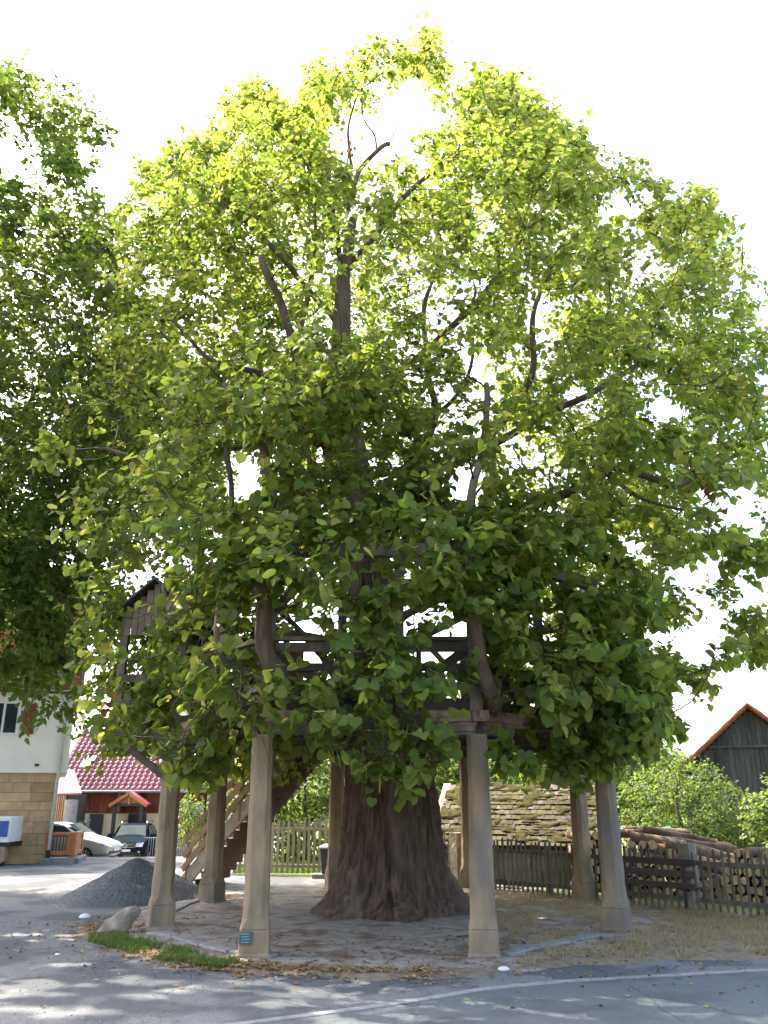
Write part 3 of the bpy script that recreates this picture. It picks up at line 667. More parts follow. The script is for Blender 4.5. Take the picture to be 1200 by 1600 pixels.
rad = rng.uniform(.45, .9, len(C))
pos, ax, nr, sz, tint, TA, TB = grow_leaves(C, rad, np.array([0, 16.85, 9.0]), 10, 10, 1.0, accept=accept)
low = smooth(8.5, 4.5, pos[:, 2])*smooth(15.5, 13, pos[:, 1]); sz = sz*(.128+.028*low)
# a few dead brown sprays
for bu, bv, bd in ((1092,742,13.2),(1110,735,13.2),(485,690,14.5),(548,235,16.4),(160,1060,13),(1125,590,14),(465,800,12.6),(720,870,12.2)):
    q = np.array(at(bu, bv, bd)); m = ((pos-q)**2).sum(1) < .32**2; tint[m] = rng.uniform(.955, 1, m.sum())
    extra = 26; e = q+rng.normal(0, 1, (extra, 3))*np.array([.13, .13, .26])
    pos = np.vstack([pos, e]); ax = np.vstack([ax, np.array([0, 0, -1])+rng.normal(0, .35, (extra, 3))]); nr = np.vstack([nr, rng.normal(0, 1, (extra, 3))]); sz = np.concatenate([sz, rng.uniform(.08, .15, extra)]); tint = np.concatenate([tint, rng.uniform(.95, 1, extra)])
ylw = rng.random(len(pos)) < .035; tint[ylw] = np.maximum(tint[ylw], rng.uniform(.84, .93, ylw.sum()))
kk = ~sunny(pos+unit(ax)*sz[:, None]*.45); pos, ax, nr, sz, tint = pos[kk], ax[kk], nr[kk], sz[kk], tint[kk]
u, v = proj(pos); infr = (u > 10) & (u < 1190) & (v > 10)
score = np.where(infr, sz/np.maximum(pos[:, 1], 1), 0); near = np.argsort(-score)[:300]; mask = np.ones(len(pos), bool); mask[near] = False
fine = mask & (pos[:, 1] < 14.2) & (pos[:, 2] < 8.5); rest = mask & ~fine
link('crown', leaf_mesh('crown', pos[rest], ax[rest], nr[rest], sz[rest], tint[rest], M['leaf'], True), lin, kind='stuff')
link('lower_foliage', leaf_mesh('lower_foliage', pos[fine], ax[fine], nr[fine], sz[fine], tint[fine], M['leaf']), lin, kind='stuff')
lm = []
for q in range(6):
    lm.append(np_mesh('leaf', LT*np.array([1, 1, .5+.3*q]), LF, M['leaf'], False, {'tint': np.full(len(LT), .2+.12*q)}))
SX, AX, NR = leaf_frames(ax[near], nr[near])
for i, j in enumerate(near):
    m4 = Matrix.Identity(4); s = sz[j]
    for k in range(3): m4[k][0] = SX[i][k]*s; m4[k][1] = AX[i][k]*s; m4[k][2] = NR[i][k]*s; m4[k][3] = pos[j][k]
    piece('leaf', lm[int(np.clip((tint[j]-.2)/.12+.5, 0, 5))], m4, lin)
link('twigs', twig_mesh('twigs', TA, TB, .006, .003, M['twig']), lin, kind='stuff')
print('linden leaves', len(pos), 'clumps', len(C))

def tree(name, label, base, trunk_pts, trunk_r, C, rad, cen, ntw, nlf, size, lmat, accept=None, cat='tree', group=None, limbs=6):
    t = thing(name, base, label, cat, group)
    c = curve(trunk_pts, 5); MB().tube(c, list(np.linspace(trunk_r, trunk_r*.35, len(c))), 9).build('trunk' if cat == 'tree' else 'stem', M['bark'], t, True)
    nd = c[len(c)//4:]; nrr = np.full(len(nd), trunk_r*.5); b_ = MB()
    d0 = np.array([((nd-p)**2).sum(1).min() for p in C])
    for ci in np.argsort(d0):
        p = C[ci]; d = np.sqrt(((nd-p)**2).sum(1)); j = int(np.argmin(d+.5*np.maximum(0, nd[:, 2]-p[2]))); L_ = d[j]
        if L_ < .1: continue
        pts = curve([nd[j], (nd[j]+p)/2+rng.normal(0, .07*L_, 3), p], 3); rd = np.linspace(min(nrr[j]*.6, .012+.013*L_), .006, len(pts)); b_.tube(pts, list(rd), 4, cap=False)
        nd = np.vstack([nd, pts[2:]]); nrr = np.concatenate([nrr, rd[2:]])
    if b_.v: b_.build('branches', M['twig'], t, True, kind='stuff')
    ps, a_, n_, s_, ti, A, B = grow_leaves(C, rad, cen, ntw, nlf, size, accept=accept)
    if name == 'maple_tree': kk = ~sunny(ps+unit(a_)*s_[:, None]*.45); ps, a_, n_, s_, ti = ps[kk], a_[kk], n_[kk], s_[kk], ti[kk]
    link('crown' if cat == 'tree' else 'foliage', leaf_mesh('crown', ps, a_, n_, s_, ti, lmat, True), t, kind='stuff')
    return t
def ell(n, c, r, sep, lo=.35, zmin=None):
    out = np.zeros((0, 3)); k = 0
    while len(out) < n and k < 20000:
        k += 1; d = rng.normal(size=3); d /= np.linalg.norm(d); p = np.array(c)+d*np.array(r)*rng.uniform(lo, 1)**.5
        if zmin is not None and p[2] < zmin: continue
        if len(out) == 0 or ((out-p)**2).sum(1).min() > sep**2: out = np.vstack([out, p])
    return out
# ------------------------------------------------------------------ maple on the left, partly out of the picture
AU = [-400,0,50,80,130,170,175]
def acc2(P_):
    u, v = proj(P_); u = u+rng.normal(0, 8, len(u)); v = v+rng.normal(0, 8, len(u))
    r_ = np.interp(v, [60,85,120,160,190,240,280,330,500,700,900,1000,1060,1100,1150,1180], [40,55,85,170,180,165,130,185,215,210,205,180,190,150,110,60])
    k = (u < r_) & (v > np.interp(u, [-500,-100,0,40,60,100,170], [-300,0,90,72,80,120,140])) & (v < np.interp(u, [-500,0,40,100,150,200], [1180,1060,1150,1130,1150,1125]))
    k |= (P_[:, 1] > 21.5) & (P_[:, 0] > -11) & (u < 360) & (v > 470) & (v < 880)  # also admits the added clumps that shade the grit heap
    for gu, gv, ru, rv in ((40,225,40,15),(15,255,30,18),(70,290,30,16),(110,120,20,20),(140,240,30,14),(60,760,26,12),(40,1010,16,10),(0,1000,14,30),(15,1105,22,26),(150,1050,18,40)):
        k &= ~(((u-gu)/ru)**2+((v-gv)/rv)**2 < 1)
    return k
mb_ = gp(-190, 1405); mb_ = Vector((-12.6, 19.2, 0))
Cm = np.vstack([ell(1000, (-11.6, 19.4, 12.4), (6.2, 5.6, 9.6), .62, .15), ell(130, (-9.6, 18.6, 6.6), (3.4, 3.4, 4.4), .55, .2), ell(150, (-7.6, 25.4, 13.2), (2.6, 3.0, 3.6), .6, .15)])  # last group: hidden foliage added behind the linden to shade the grit heap
Cm = Cm[acc2(Cm) & (Cm[:, 0] > -13.6)]
tree('maple_tree', 'tall dense dark green tree beside the cream house', mb_, [(-12.6,19.2,-.1),(-12.5,19.2,3),(-12.3,19.3,7),(-12.2,19.4,12),(-12.1,19.4,17)], .42, Cm, rng.uniform(.6, .95, len(Cm)), np.array([-12.2, 19.4, 10]), 11, 11, .148, M['leaf2'], accept=acc2)
M['cream'] = mat('cream_render', (.74,.72,.64), (.68,.66,.58), 2, .9, .003, 60)
M['yellow_render'] = mat('yellow_render', (.78,.70,.46), (.72,.64,.42), 2, .9, .003, 60)
M['tile_o'] = mat('orange_clay_tile', (.36,.115,.055), (.24,.075,.04), 7, .75, .003, 30, var=.22)
M['tile_r'] = mat('glazed_red_tile', (.24,.045,.05), (.18,.033,.038), 6, .34, var=.12, spec=1.0)
M['pink'] = mat('pink_roof_sheet', (.20,.075,.085), (.17,.062,.07), 4, .8)
M['shutter'] = mat('red_brown_shutter', (.20,.055,.025), (.15,.04,.02), 8, .6, var=.1)
M['zinc'] = mat('zinc_sheet', (.42,.44,.45), (.33,.35,.36), 6, .4, metal=.5)
M['glass'] = mat('window_glass', (.03,.04,.042), (.022,.028,.03), 2, .12, spec=.07)
M['white'] = mat('white_paint', (.72,.72,.70), (.62,.62,.6), 6, .6)
M['dkblue'] = mat('slate_blue_paint', (.05,.06,.075), (.04,.045,.055), 6, .6)
M['mahog'] = mat('mahogany_board', (.20,.06,.03), (.12,.036,.02), 3, .65, .002, 20, (4,4,.5), var=.2)
M['porch'] = mat('orange_porch_timber', (.40,.18,.065), (.32,.14,.05), 5, .6, var=.1)
M['slat'] = mat('tan_slat', (.42,.27,.15), (.33,.2,.11), 5, .7, var=.15)
M['grey'] = mat('grey_metal', (.22,.23,.235), (.17,.18,.18), 6, .55, metal=.3)
M['steel'] = mat('pale_railing_steel', (.5,.51,.52), None, 6, .5, metal=.3)
M['orange_wood'] = mat('orange_stained_wood', (.42,.15,.05), (.33,.11,.035), 5, .55, var=.12)
M['blue'] = mat('blue_panel', (.03,.09,.33), (.025,.07,.27), 6, .4)
M['silver'] = mat('silver_paint', (.38,.375,.36), (.36,.355,.34), 3, .3, metal=.3, spec=.4)
M['slate_car'] = mat('dark_blue_paint', (.014,.02,.027), (.012,.017,.023), 3, .5, spec=0)
M['car_glass'] = mat('car_glass', (.075,.09,.088), (.06,.072,.07), 2, .3, spec=0)
M['chrome'] = mat('chrome', (.6,.6,.6), None, 3, .15, metal=.9)
M['tyre'] = mat('tyre_rubber', (.02,.02,.02), (.03,.03,.03), 20, .85)
M['lamp'] = mat('headlight_glass', (.62,.64,.66), (.4,.42,.45), 20, .12, spec=.7)
M['plate'] = mat('number_plate', (.72,.72,.70), None, 5, .5)
M['black'] = mat('black_plastic', (.018,.018,.02), None, 10, .5)
M['picket_d'] = mat('grey_picket_wood', (.15,.132,.10), (.10,.088,.07), 7, .85, .003, 25, (1,1,.3), var=.25)
M['picket_l'] = mat('pale_picket_wood', (.40,.35,.22), (.31,.27,.17), 7, .8, .003, 25, (1,1,.3), var=.15)
M['log_bark'] = mat('log_bark', (.155,.095,.06), (.09,.058,.04), 6, .95, .015, 25, c3=(.22,.15,.1), s3=3, var=.25)
M['log_end'] = mat('log_end', (.58,.39,.19), (.46,.28,.13), 14, .85, .003, 40, var=.2)
M['bench_w'] = mat('bench_slat_wood', (.085,.055,.045), (.06,.04,.034), 6, .65, .002, 25, var=.15)
M['moss_tile'] = mat('mossy_clay_tile', (.12,.092,.078), (.07,.055,.047), 6, .9, .01, 30, c3=(.055,.05,.014), s3=1.1, var=.4, lo3=.42, hi3=.55)
M['moss'] = mat('roof_moss', (.065,.056,.010), (.03,.027,.006), 9, 1.0, .03, 40)
M['lime'] = mat('limewashed_plaster', (.42,.39,.31), (.27,.24,.18), 3, .95, .006, 25)
M['barn'] = mat('blackened_barn_board', (.06,.058,.06), (.035,.034,.036), 4, .85, .004, 20, (3,3,.4), c3=(.10,.055,.04), s3=1.0, var=.35, lo3=.55, hi3=.75)
up = Vector((0,0,1))
def frame(o, xdir):        # local frame matrix: x along xdir, y into depth, z up
    x = Vector((xdir[0], xdir[1], 0)).normalized(); y = Vector((-x.y, x.x, 0))
    m = Matrix(((x.x, y.x, 0, o[0]), (x.y, y.y, 0, o[1]), (0, 0, 1, o[2]), (0, 0, 0, 1))); return m
def B(fr, c, s, name, m, par, bevel=0, **k): return MB().box(c, s).xf(fr).build(name, m, par, bevel=bevel, **k)
def pantile(mtl, w=.3, l=.42):
    mb = MB(); prof = [(-.5,.0),(-.36,.045),(-.2,.085),(-.04,.045),(.12,.0),(.32,-.012),(.5,.0)]
    for yv, dz in ((-l*.5, .028), (l*.62, .0)):
        mb.v += [Vector((px*w, yv, pz+dz)) for px, pz in prof]
    k = len(prof); mb.f += [(i, i+1, k+i+1, k+i) for i in range(k-1)]
    mb.v += [Vector((px*w, -l*.5, pz+.002)) for px, pz in prof]; mb.f += [(2*k+i, 2*k+i+1, i+1, i) for i in range(k-1)]
    return mb.mesh('roof_tile', mtl, True)
def flat_tile(mtl, w=.18, l=.3):
    mb = MB().box((0, 0, 0), (w*.96, l, .018)); mb.v = [Vector((v.x, v.y, v.z+.03*(1 if v.y < 0 else 0))) for v in mb.v]; return mb.mesh('roof_tile', mtl)
def tiled(par, me, o, ex, ey, nxn, nyn, w, l, jit=.006, order=None):    # o: lower left corner, ex along eave, ey up slope
    ex, ey = Vector(ex).normalized(), Vector(ey).normalized(); nz = ex.cross(ey); Ms = []
    for j in range(nyn):
        for i in range(nxn):
            p = Vector(o)+ex*((i+.5+(.5 if order == 'brick' and j % 2 else 0))*w)+ey*((j+.5)*l)+nz*(.03+random.uniform(-jit, jit))
            m = Matrix.Identity(4)
            for k in range(3): m[k][0] = ex[k]; m[k][1] = ey[k]; m[k][2] = nz[k]; m[k][3] = p[k]
            Ms.append(m @ Matrix.Rotation(random.uniform(-jit, jit)*2.5, 4, 'Z'))
    return Ms

# ------------------------------------------------------------------ cream house with sandstone ground floor
hc = gp(76, 1349); s = Vector((hc.x, hc.y, 0)).normalized(); HS = math.hypot(hc.x, hc.y)
fr = frame((hc.x, hc.y, 0), (-s.y, s.x, 0)); fr = frame((hc.x, hc.y, 0), (s.y, -s.x))     # x to the right along the facade
def hz(py): return at(90, py, hc.y).z
ZS1, ZE = hz(1208), hz(1080)
h1 = thing('cream_house', (hc.x, hc.y, 0), 'cream rendered house with sandstone ground floor and orange roof', 'house')
HW, HD = 7.5, 8.0
B(fr, (-HW/2, HD/2, ZS1/2-.1), (HW-.06, HD-.06, ZS1+.2), 'core_wall', M['block'], h1)
zc = 0.0; cr = 0
while zc < ZS1-.05:                     # real sandstone blocks on the street face and the corner return
    hgt = min(random.choice((.27,.31,.35)), ZS1-zc); 
    if ZS1-zc-hgt < .12: hgt = ZS1-zc
    x = -random.uniform(.0, .01)
    while x > -4.2:
        w = random.uniform(.4, .95); pr = random.uniform(0, .018)
        B(fr, (x-w/2, .05-pr/2, zc+hgt/2), (w-.007, .12+pr, hgt-.007), 'sandstone_block', M['block'], h1, bevel=.008); x -= w
    y = .13
    while y < 3:
        w = random.uniform(.4, .9); B(fr, (-.06, y+w/2, zc+hgt/2), (.13+random.uniform(0,.015), w-.016, hgt-.014), 'sandstone_block', M['block'], h1); y += w
    zc += hgt
B(fr, (-HW/2+.14, HD/2-.02, (ZS1+ZE)/2), (HW+.2, HD+.2, ZE-ZS1), 'upper_wall', M['cream'], h1)
sx = -1.36
sh = B(fr, (sx+.22, -.15, hz(1125)), (.36, .05, hz(1102)-hz(1149)), 'shutter', M['shutter'], h1)
for q in range(6): B(fr, (sx+.22, -.18, hz(1149)+.09+q*.15), (.30, .02, .07), 'louvre', M['shutter'], sh)
wi = B(fr, (sx-.55, -.135, hz(1125)), (1.0, .04, 1.05), 'window', M['white'], h1)
for q in (-.22, .22): B(fr, (sx-.55+q, -.16, hz(1125)), (.36, .02, .92), 'pane', M['glass'], wi)
B(fr, (-.72, -.13, hz(1196)), (.13, .03, .07), 'vent', M['black'], h1)
gut = MB().tube([fr @ Vector((x, -.36, ZE-.02)) for x in (-HW, .5)], .075, 10).build('gutter', M['zinc'], h1, True)
MB().tube([fr @ Vector(p) for p in ((.0,-.36,ZE-.05),(-.02,-.2,ZE-.35),(-.02,-.18,ZS1-.1),(-.05,-.1,ZS1-.3),(-.05,-.1,.5),(-.05,-.1,.0))], .055, 10).build('downspout', M['zinc'], h1, True)
MB().tube([fr @ Vector((-.05,-.1,z)) for z in (-.02, .1, .4)], .07, 10).build('downspout_shoe', M['black'], h1, True)
RP = R(48); ey = Vector((0, math.cos(RP), math.sin(RP))); e0 = Vector((-HW, -.42, ZE))
rl = (HD/2+.42)/math.cos(RP)
MB().prism([fr @ (e0+Vector((0,0,-.05))), fr @ (e0+Vector((HW+.45,0,-.05))), fr @ (e0+Vector((HW+.45,0,-.05))+ey*rl), fr @ (e0+Vector((0,0,-.05))+ey*rl)], (0,0,-.1)).build('roof_deck', M['dark_wood'], h1)
MB().prism([fr @ Vector((-HW, HD+.42, ZE-.05)), fr @ Vector((.45, HD+.42, ZE-.05)), fr @ (e0+Vector((HW+.45,0,-.05))+ey*rl), fr @ (e0+Vector((0,0,-.05))+ey*rl)], (0,0,-.1)).build('roof_slope', M['tile_o'], h1)
MB().prism([fr @ Vector((.2, -.1, ZE)), fr @ Vector((.2, HD+.1, ZE)), fr @ Vector((.2, HD/2, ZE+(HD/2)*math.tan(RP)))], fr.to_3x3() @ Vector((-.2,0,0))).build('gable_wall', M['cream'], h1)
Ms = tiled(h1, None, fr @ (e0+Vector((HW-4.2,0,0))), fr.to_3x3() @ Vector((1,0,0)), fr.to_3x3() @ ey, 15, 16, .3, .36)
pieces('roof_tile', pantile(M['tile_o']), Ms, h1)

# ------------------------------------------------------------------ red roofed house behind the cars
d2 = 46.0; Lx = lambda px, py=1265: at(px, py, d2).x; Lz = lambda py: at(200, py, d2).z
gz = -.95; o2 = Vector((Lx(85), d2, gz)); 
h2 = thing('red_roof_house', (Lx(200), d2, gz), 'yellow house with mahogany boarded storey and shiny red tile roof', 'house')
x0, x1 = Lx(82), Lx(322); zb, zt, zr = Lz(1268), Lz(1233), Lz(1128)
MB().box(((x0+x1)/2, d2+4, (gz+zb)/2-.1), (x1-x0, 8, zb-gz+.2)).build('ground_floor_wall', M['yellow_render'], h2)
MB().box(((x0+x1)/2, d2+4, (zb+zt)/2), (x1-x0-.02, 7.96, zt-zb)).build('upper_wall', M['dark_wood'], h2)
n = int((x1-x0)/.24)
for i in range(n):
    w = (x1-x0)/n; MB().box((x0+w*(i+.5), d2-.04-.008*(i % 2), (zb+zt)/2-.03), (w-.012, .035, zt-zb+.1)).build('wall_board', M['mahog'], h2)
for px in (186, 253): MB().box((Lx(px), d2-.08, (zb+zt)/2), (.2, .07, zt-zb+.06)).build('trim_post', M['porch'], h2)
pit = math.atan2(zr-zt, 4.4); ey2 = Vector((0, math.cos(pit), math.sin(pit))); rl2 = 4.4/math.cos(pit)
MB().prism([(x0-.2, d2-.4, zt-.1), (x1+.3, d2-.4, zt-.1), (x1+.3, d2+4, zr-.1+.4*math.tan(pit)*0), (x0-.2, d2+4, zr-.1)], (0,0,-.12)).build('roof_deck', M['dark_wood'], h2)
MB().prism([(x0-.2, d2+8.4, zt-.1), (x1+.3, d2+8.4, zt-.1), (x1+.3, d2+4, zr-.1), (x0-.2, d2+4, zr-.1)], (0,0,-.12)).build('roof_slope', M['tile_r'], h2)
MB().prism([(x1-.02, d2+.02, zt), (x1-.02, d2+7.98, zt), (x1-.02, d2+4, zr-.3)], (-.2,0,0)).build('gable_wall', M['mahog'], h2)
w_, l_ = .30, .36
nx_, ny_ = int((x1+.3-Lx(80))/w_), int(rl2/l_)
Ms = tiled(h2, None, (Lx(80), d2-.42, zt-.1), (1,0,0), ey2, nx_, ny_, w_, l_, .004)
uv = proj(np.array([m.translation[:] for m in Ms])); key = np.where((uv[0] > 95) & (uv[0] < 240), 0, 1); Ms = [Ms[i] for i in np.argsort(key, kind='stable')]
pieces('roof_tile', pantile(M['tile_r'], w_, l_), Ms, h2)
MB().tube([(x0, d2-.5, zt-.12), (x1+.3, d2-.5, zt-.12)], .07, 8).build('gutter', M['grey'], h2, True)
# skylight
M['skyglass'] = mat('skylight_glass', (.12,.10,.105), None, 3, .3)
def onroof(px, py):
    k = math.tan(pit)
    for yv in np.linspace(d2-.4, d2+4.2, 300):
        p = at(px, py, yv)
        if zt-.1+(yv-d2+.4)*k <= p.z: return p
    return at(px, py, d2+2)
sk_c = onroof(138, 1193); nrm2 = Vector((0, -math.sin(pit), math.cos(pit))); rotp = Matrix((Vector((1,0,0)), ey2, nrm2)).transposed()
skl = MB().box(sk_c+nrm2*.08, (.62, .95, .12), rotp).build('skylight', M['grey'], h2)
MB().box(sk_c+nrm2*.145, (.48, .8, .02), rotp).build('pane', M['skyglass'], skl)
# windows, shutter, door, porch
def fbox(pxa, pya, pxb, pyb, name, m, par, th=.06, off=.05):
    xa, xb = Lx(pxa, (pya+pyb)/2), Lx(pxb, (pya+pyb)/2); za, zb_ = Lz(pyb), Lz(pya)
    return MB().box(((xa+xb)/2, d2-off, (za+zb_)/2), (xb-xa, th, zb_-za)).build(name, m, par)
fbox(140, 1272, 161, 1304, 'shutter', M['dkblue'], h2)
wi = fbox(118, 1273, 138, 1303, 'window', M['white'], h2)
for a, b in ((119.5,127.5),(129,136.5)):
    for c, d in ((1275,1288),(1289.5,1301.5)): fbox(a, c, b, d, 'pane', M['lamp'], wi, .02, .09)
dr_ = fbox(199, 1271, 227, 1325, 'door', M['dkblue'], h2); fbox(201.5, 1274, 212, 1297, 'door_panel', M['black'], dr_, .02, .09); fbox(214.5, 1274, 225, 1297, 'door_panel', M['black'], dr_, .02, .09)
pz, pa = Lz(1258), Lz(1239); pxl, pxr = Lx(183), Lx(241); pm = (pxl+pxr)/2
for px in (190, 231): MB().box((Lx(px), d2-1.2, (gz+pz)/2), (.16, .16, pz-gz)).build('porch_post', M['dkblue'], h2)
MB().box((pm, d2-1.2, pz+.04), (pxr-pxl-.1, .14, .14)).build('porch_beam', M['dkblue'], h2)
MB().prism([(pxl+.2, d2-1.22, pz+.08), (pxr-.2, d2-1.22, pz+.08), (pm, d2-1.22, pa-.08)], (0,.06,0)).build('porch_gable', M['porch'], h2)
MB().box((pm, d2-1.27, (pz+pa)/2), (.1, .07, pa-pz-.12)).build('king_post', M['slat'], h2)
for s_ in (-1, 1):
    e = pxl if s_ < 0 else pxr
    MB().prism([(pm, d2-1.45, pa), (pm, d2+.0, pa), (e, d2+.0, pz), (e, d2-1.45, pz)], (0,0,.08)).build('porch_roof', M['tile_r'], h2)
    MB().beam((pm, d2-1.47, pa-.03), (e, d2-1.47, pz-.03), .05, .14).build('bargeboard', M['porch'], h2)
# right annex: pale lintel over a rough stone opening
fbox(262, 1258, 322, 1267, 'canopy_roof', M['grey'], h2, 1.2, .6)
fbox(262, 1268, 322, 1274, 'lintel', M['cream'], h2, .3, .2)
bk = fbox(268, 1277, 318, 1335, 'stone_wall', M['block'], h2, .1, .06)
for q in range(5):
    zq = Lz(1279+q*10); xx = Lx(268)
    while xx < Lx(317):
        w = random.uniform(.35, .75); MB().box((xx+w/2, d2-.14, zq-.16), (w-.03, .08, .29)).build('stone', M['block'], bk); xx += w
fbox(280, 1290, 287, 1300, 'wall_box', M['zinc'], h2, .1, .2)
# pale steel yard railing
rf = thing('steel_railing', (Lx(270), d2-3.5, gz), 'pale steel bar railing in front of the yellow house', 'railing')
for k in range(34):
    x = Lx(230)+k*.105; MB().box((x, d2-3.5, gz+.55), (.022, .022, 1.05)).build('bar', M['steel'], rf)
for z in (.1, 1.06): MB().box((Lx(230)+1.73, d2-3.5, gz+z), (3.56, .04, .04)).build('rail', M['steel'], rf)
# low annex with pink roof, tan slats and a grey tank
an = thing('pink_roof_annex', (at(95,1330,42).x, 42.5, gz), 'low annex with pink sheet roof and tan slat wall', 'shed')
A_ = lambda px, py, d=42: at(px, py, d)
ax0, ax1 = A_(60,1240).x, A_(104,1240).x; az = A_(90,1241).z
MB().box(((ax0+ax1)/2, 43.6, (gz+az)/2-.1), (ax1-ax0-.1, 3, az-gz+.2)).build('wall', M['dark_wood'], an)
for k in range(15): MB().box((ax0+.06+k*(ax1-ax0-.12)/14, 42.05, (gz+az)/2), (.05, .05, az-gz-.05)).build('slat', M['slat'], an)
MB().prism([A_(50,1241), A_(128,1239), A_(116,1202,44.5), A_(50,1203,44.5)], (0,0,-.08)).build('roof', M['pink'], an)
tk = A_(109, 1300); MB().tube([(tk.x, 41.8, z) for z in (gz-.05, az-.5, az-.25)], .30, 20).build('water_tank', M['grey'], label='grey cylindrical water tank beside the slat wall', cat='tank', smooth=False)

# ------------------------------------------------------------------ cars
def wheel(par, fr, c, r, w, side):
    wh = MB(); secs = []
    for yv, rr in ((-w/2, r*.8), (-w/2, r*.95), (-w*.35, r), (w*.35, r), (w/2, r*.95), (w/2, r*.8)):
        secs.append([fr @ Vector((c[0]+rr*math.cos(a), c[1]+yv, c[2]+rr*math.sin(a))) for a in np.linspace(0, 2*math.pi, 28, endpoint=False)])
    t = wh.loft(secs).build('tyre_wheel', M['tyre'], par, True)
    rim = MB(); y = c[1]+side*(w/2-.012)
    for k in range(28):
        a0, a1 = 2*math.pi*k/28, 2*math.pi*(k+1)/28
        rim.quad(*[fr @ Vector((c[0]+rr*math.cos(a), y, c[2]+rr*math.sin(a))) for rr, a in ((r*.64,a0),(r*.76,a0),(r*.76,a1),(r*.64,a1))])
    for k in range(10):
        a = 2*math.pi*k/10; e = Vector((math.cos(a), 0, math.sin(a))); p = Vector((c[0], y, c[2]))
        rim.beam(fr @ (p+e*.03), fr @ (p+e*r*.68), .03, .045)
    rim.build('rim', M['chrome'], t)
def car(name, label, o, heading, st, paint, suv=False):
    fr = frame(o, (math.cos(heading), math.sin(heading))); t = thing(name, o, label, 'car')
    secs = []
    for x, w, zb, zbelt, ztop, wt in st:
        half = [(w*.86, zb), (w*.98, zb+.12), (w, (zb+zbelt)/2), (w*.985, zbelt-.06), (w*.95, zbelt), (wt, ztop-.06), (wt*.88, ztop)]
        secs.append([fr @ Vector((x, y, z)) for y, z in half]+[fr @ Vector((x, -y, z)) for y, z in half[::-1]])
    b = MB().loft(secs).build('body', paint, t, True); b.modifiers.new('subdivision', 'SUBSURF').levels = 2; b.modifiers['subdivision'].render_levels = 2
    return t, fr
sed = [(-2.08,.70,.42,.80,.84,.62),(-1.98,.80,.30,.90,.94,.66),(-1.55,.85,.24,.96,1.08,.64),(-1.0,.86,.22,.96,1.36,.58),(-.3,.86,.2,.94,1.42,.57),(.25,.86,.2,.93,1.37,.57),(.98,.85,.2,.90,.95,.70),(1.5,.83,.22,.84,.88,.68),(1.95,.76,.26,.68,.74,.6),(2.08,.66,.32,.6,.64,.52)]
sed = [(x*1.05, w*1.03, zb, zl*1.06, zt_*1.08, wt) for x, w, zb, zl, zt_, wt in sed]; cz = -.95
def glass_side(fr, t, quads, off=.012):
    for q in quads:
        for s_ in (1, -1):
            MB().quad(*[fr @ Vector((x, s_*(y+off), z)) for x, y, z in (q if s_ > 0 else q[::-1])]).build('window', M['glass'], t)
t, fr = car('silver_car', 'silver two door car parked beside the dark car', Vector((at(181,1345,35.3).x-2.2, 35.5, float(terrain(-13., 35.5))-.01)), R(-6), sed, M['silver'])
for x in (-1.28, 1.3):
    for s_ in (1, -1): wheel(t, fr, (x, s_*.76, .32), .32, .2, s_)
def lerp_w(zz, zb, zt, wb, wt): return wb+(wt-wb)*(zz-zb)/(zt-zb)
glass_side(fr, t, [[(-.25,.83,1.03),(.80,.83,1.03),(.30,.65,1.37),(-.25,.63,1.42)], [(-1.3,.83,1.05),(-.32,.83,1.03),(-.32,.63,1.42),(-1.0,.64,1.38)]], .015)
MB().quad(*[fr @ Vector(p) for p in ((1.02,.66,1.05),(1.02,-.66,1.05),(.36,-.54,1.46),(.36,.54,1.46))]).build('windscreen', M['car_glass'], t)
for s_ in (1, -1):
    MB().prism([fr @ Vector(p) for p in ((2.14,s_*.42,.60),(2.12,s_*.62,.62),(1.84,s_*.78,.76),(1.90,s_*.55,.79))], fr.to_3x3() @ Vector((.07,0,.02))).build('headlight', M['lamp'], t)
    B(fr, (.74, s_*.96, 1.04), (.12,.16,.12), 'mirror', M['silver'], t, bevel=.03)
B(fr, (2.15, 0, .42), (.08, 1.1, .1), 'air_intake', M['black'], t); B(fr, (2.2, 0, .52), (.03, .5, .11), 'number_plate', M['plate'], t)
for s_ in (1, -1): B(fr, (.25, s_*.868, .78), (.16,.02,.03), 'door_handle', M['silver'], t)
suv = [(-2.15,.78,.5,1.05,1.15,.70),(-2.08,.86,.38,1.1,1.45,.66),(-1.5,.90,.32,1.1,1.66,.64),(-.3,.91,.3,1.08,1.69,.64),(.35,.91,.3,1.06,1.62,.65),(1.02,.90,.3,1.03,1.09,.76),(1.6,.88,.32,.98,1.03,.75),(2.05,.83,.36,.86,.94,.70),(2.18,.74,.42,.76,.82,.62)]
sp = at(191, 1345, 41.5)
t, fr = car('dark_offroad_car', 'dark blue off-road car facing the yard with headlights and roof rails', Vector((at(190,1345,41.5).x-.1, 43.6, cz)), R(-84), suv, M['slate_car'])
for x in (-1.3, 1.35):
    for s_ in (1, -1): wheel(t, fr, (x, s_*.80, .36), .36, .24, s_)
glass_side(fr, t, [[(-.2,.84,1.12),(.85,.84,1.1),(.38,.70,1.54),(-.2,.69,1.58)], [(-1.4,.84,1.14),(-.28,.84,1.12),(-.28,.69,1.58),(-1.3,.70,1.56)]], .015)
MB().quad(*[fr @ Vector(p) for p in ((1.02,.70,1.135),(1.02,-.70,1.135),(.43,-.58,1.6),(.43,.58,1.6))]).build('windscreen', M['car_glass'], t)
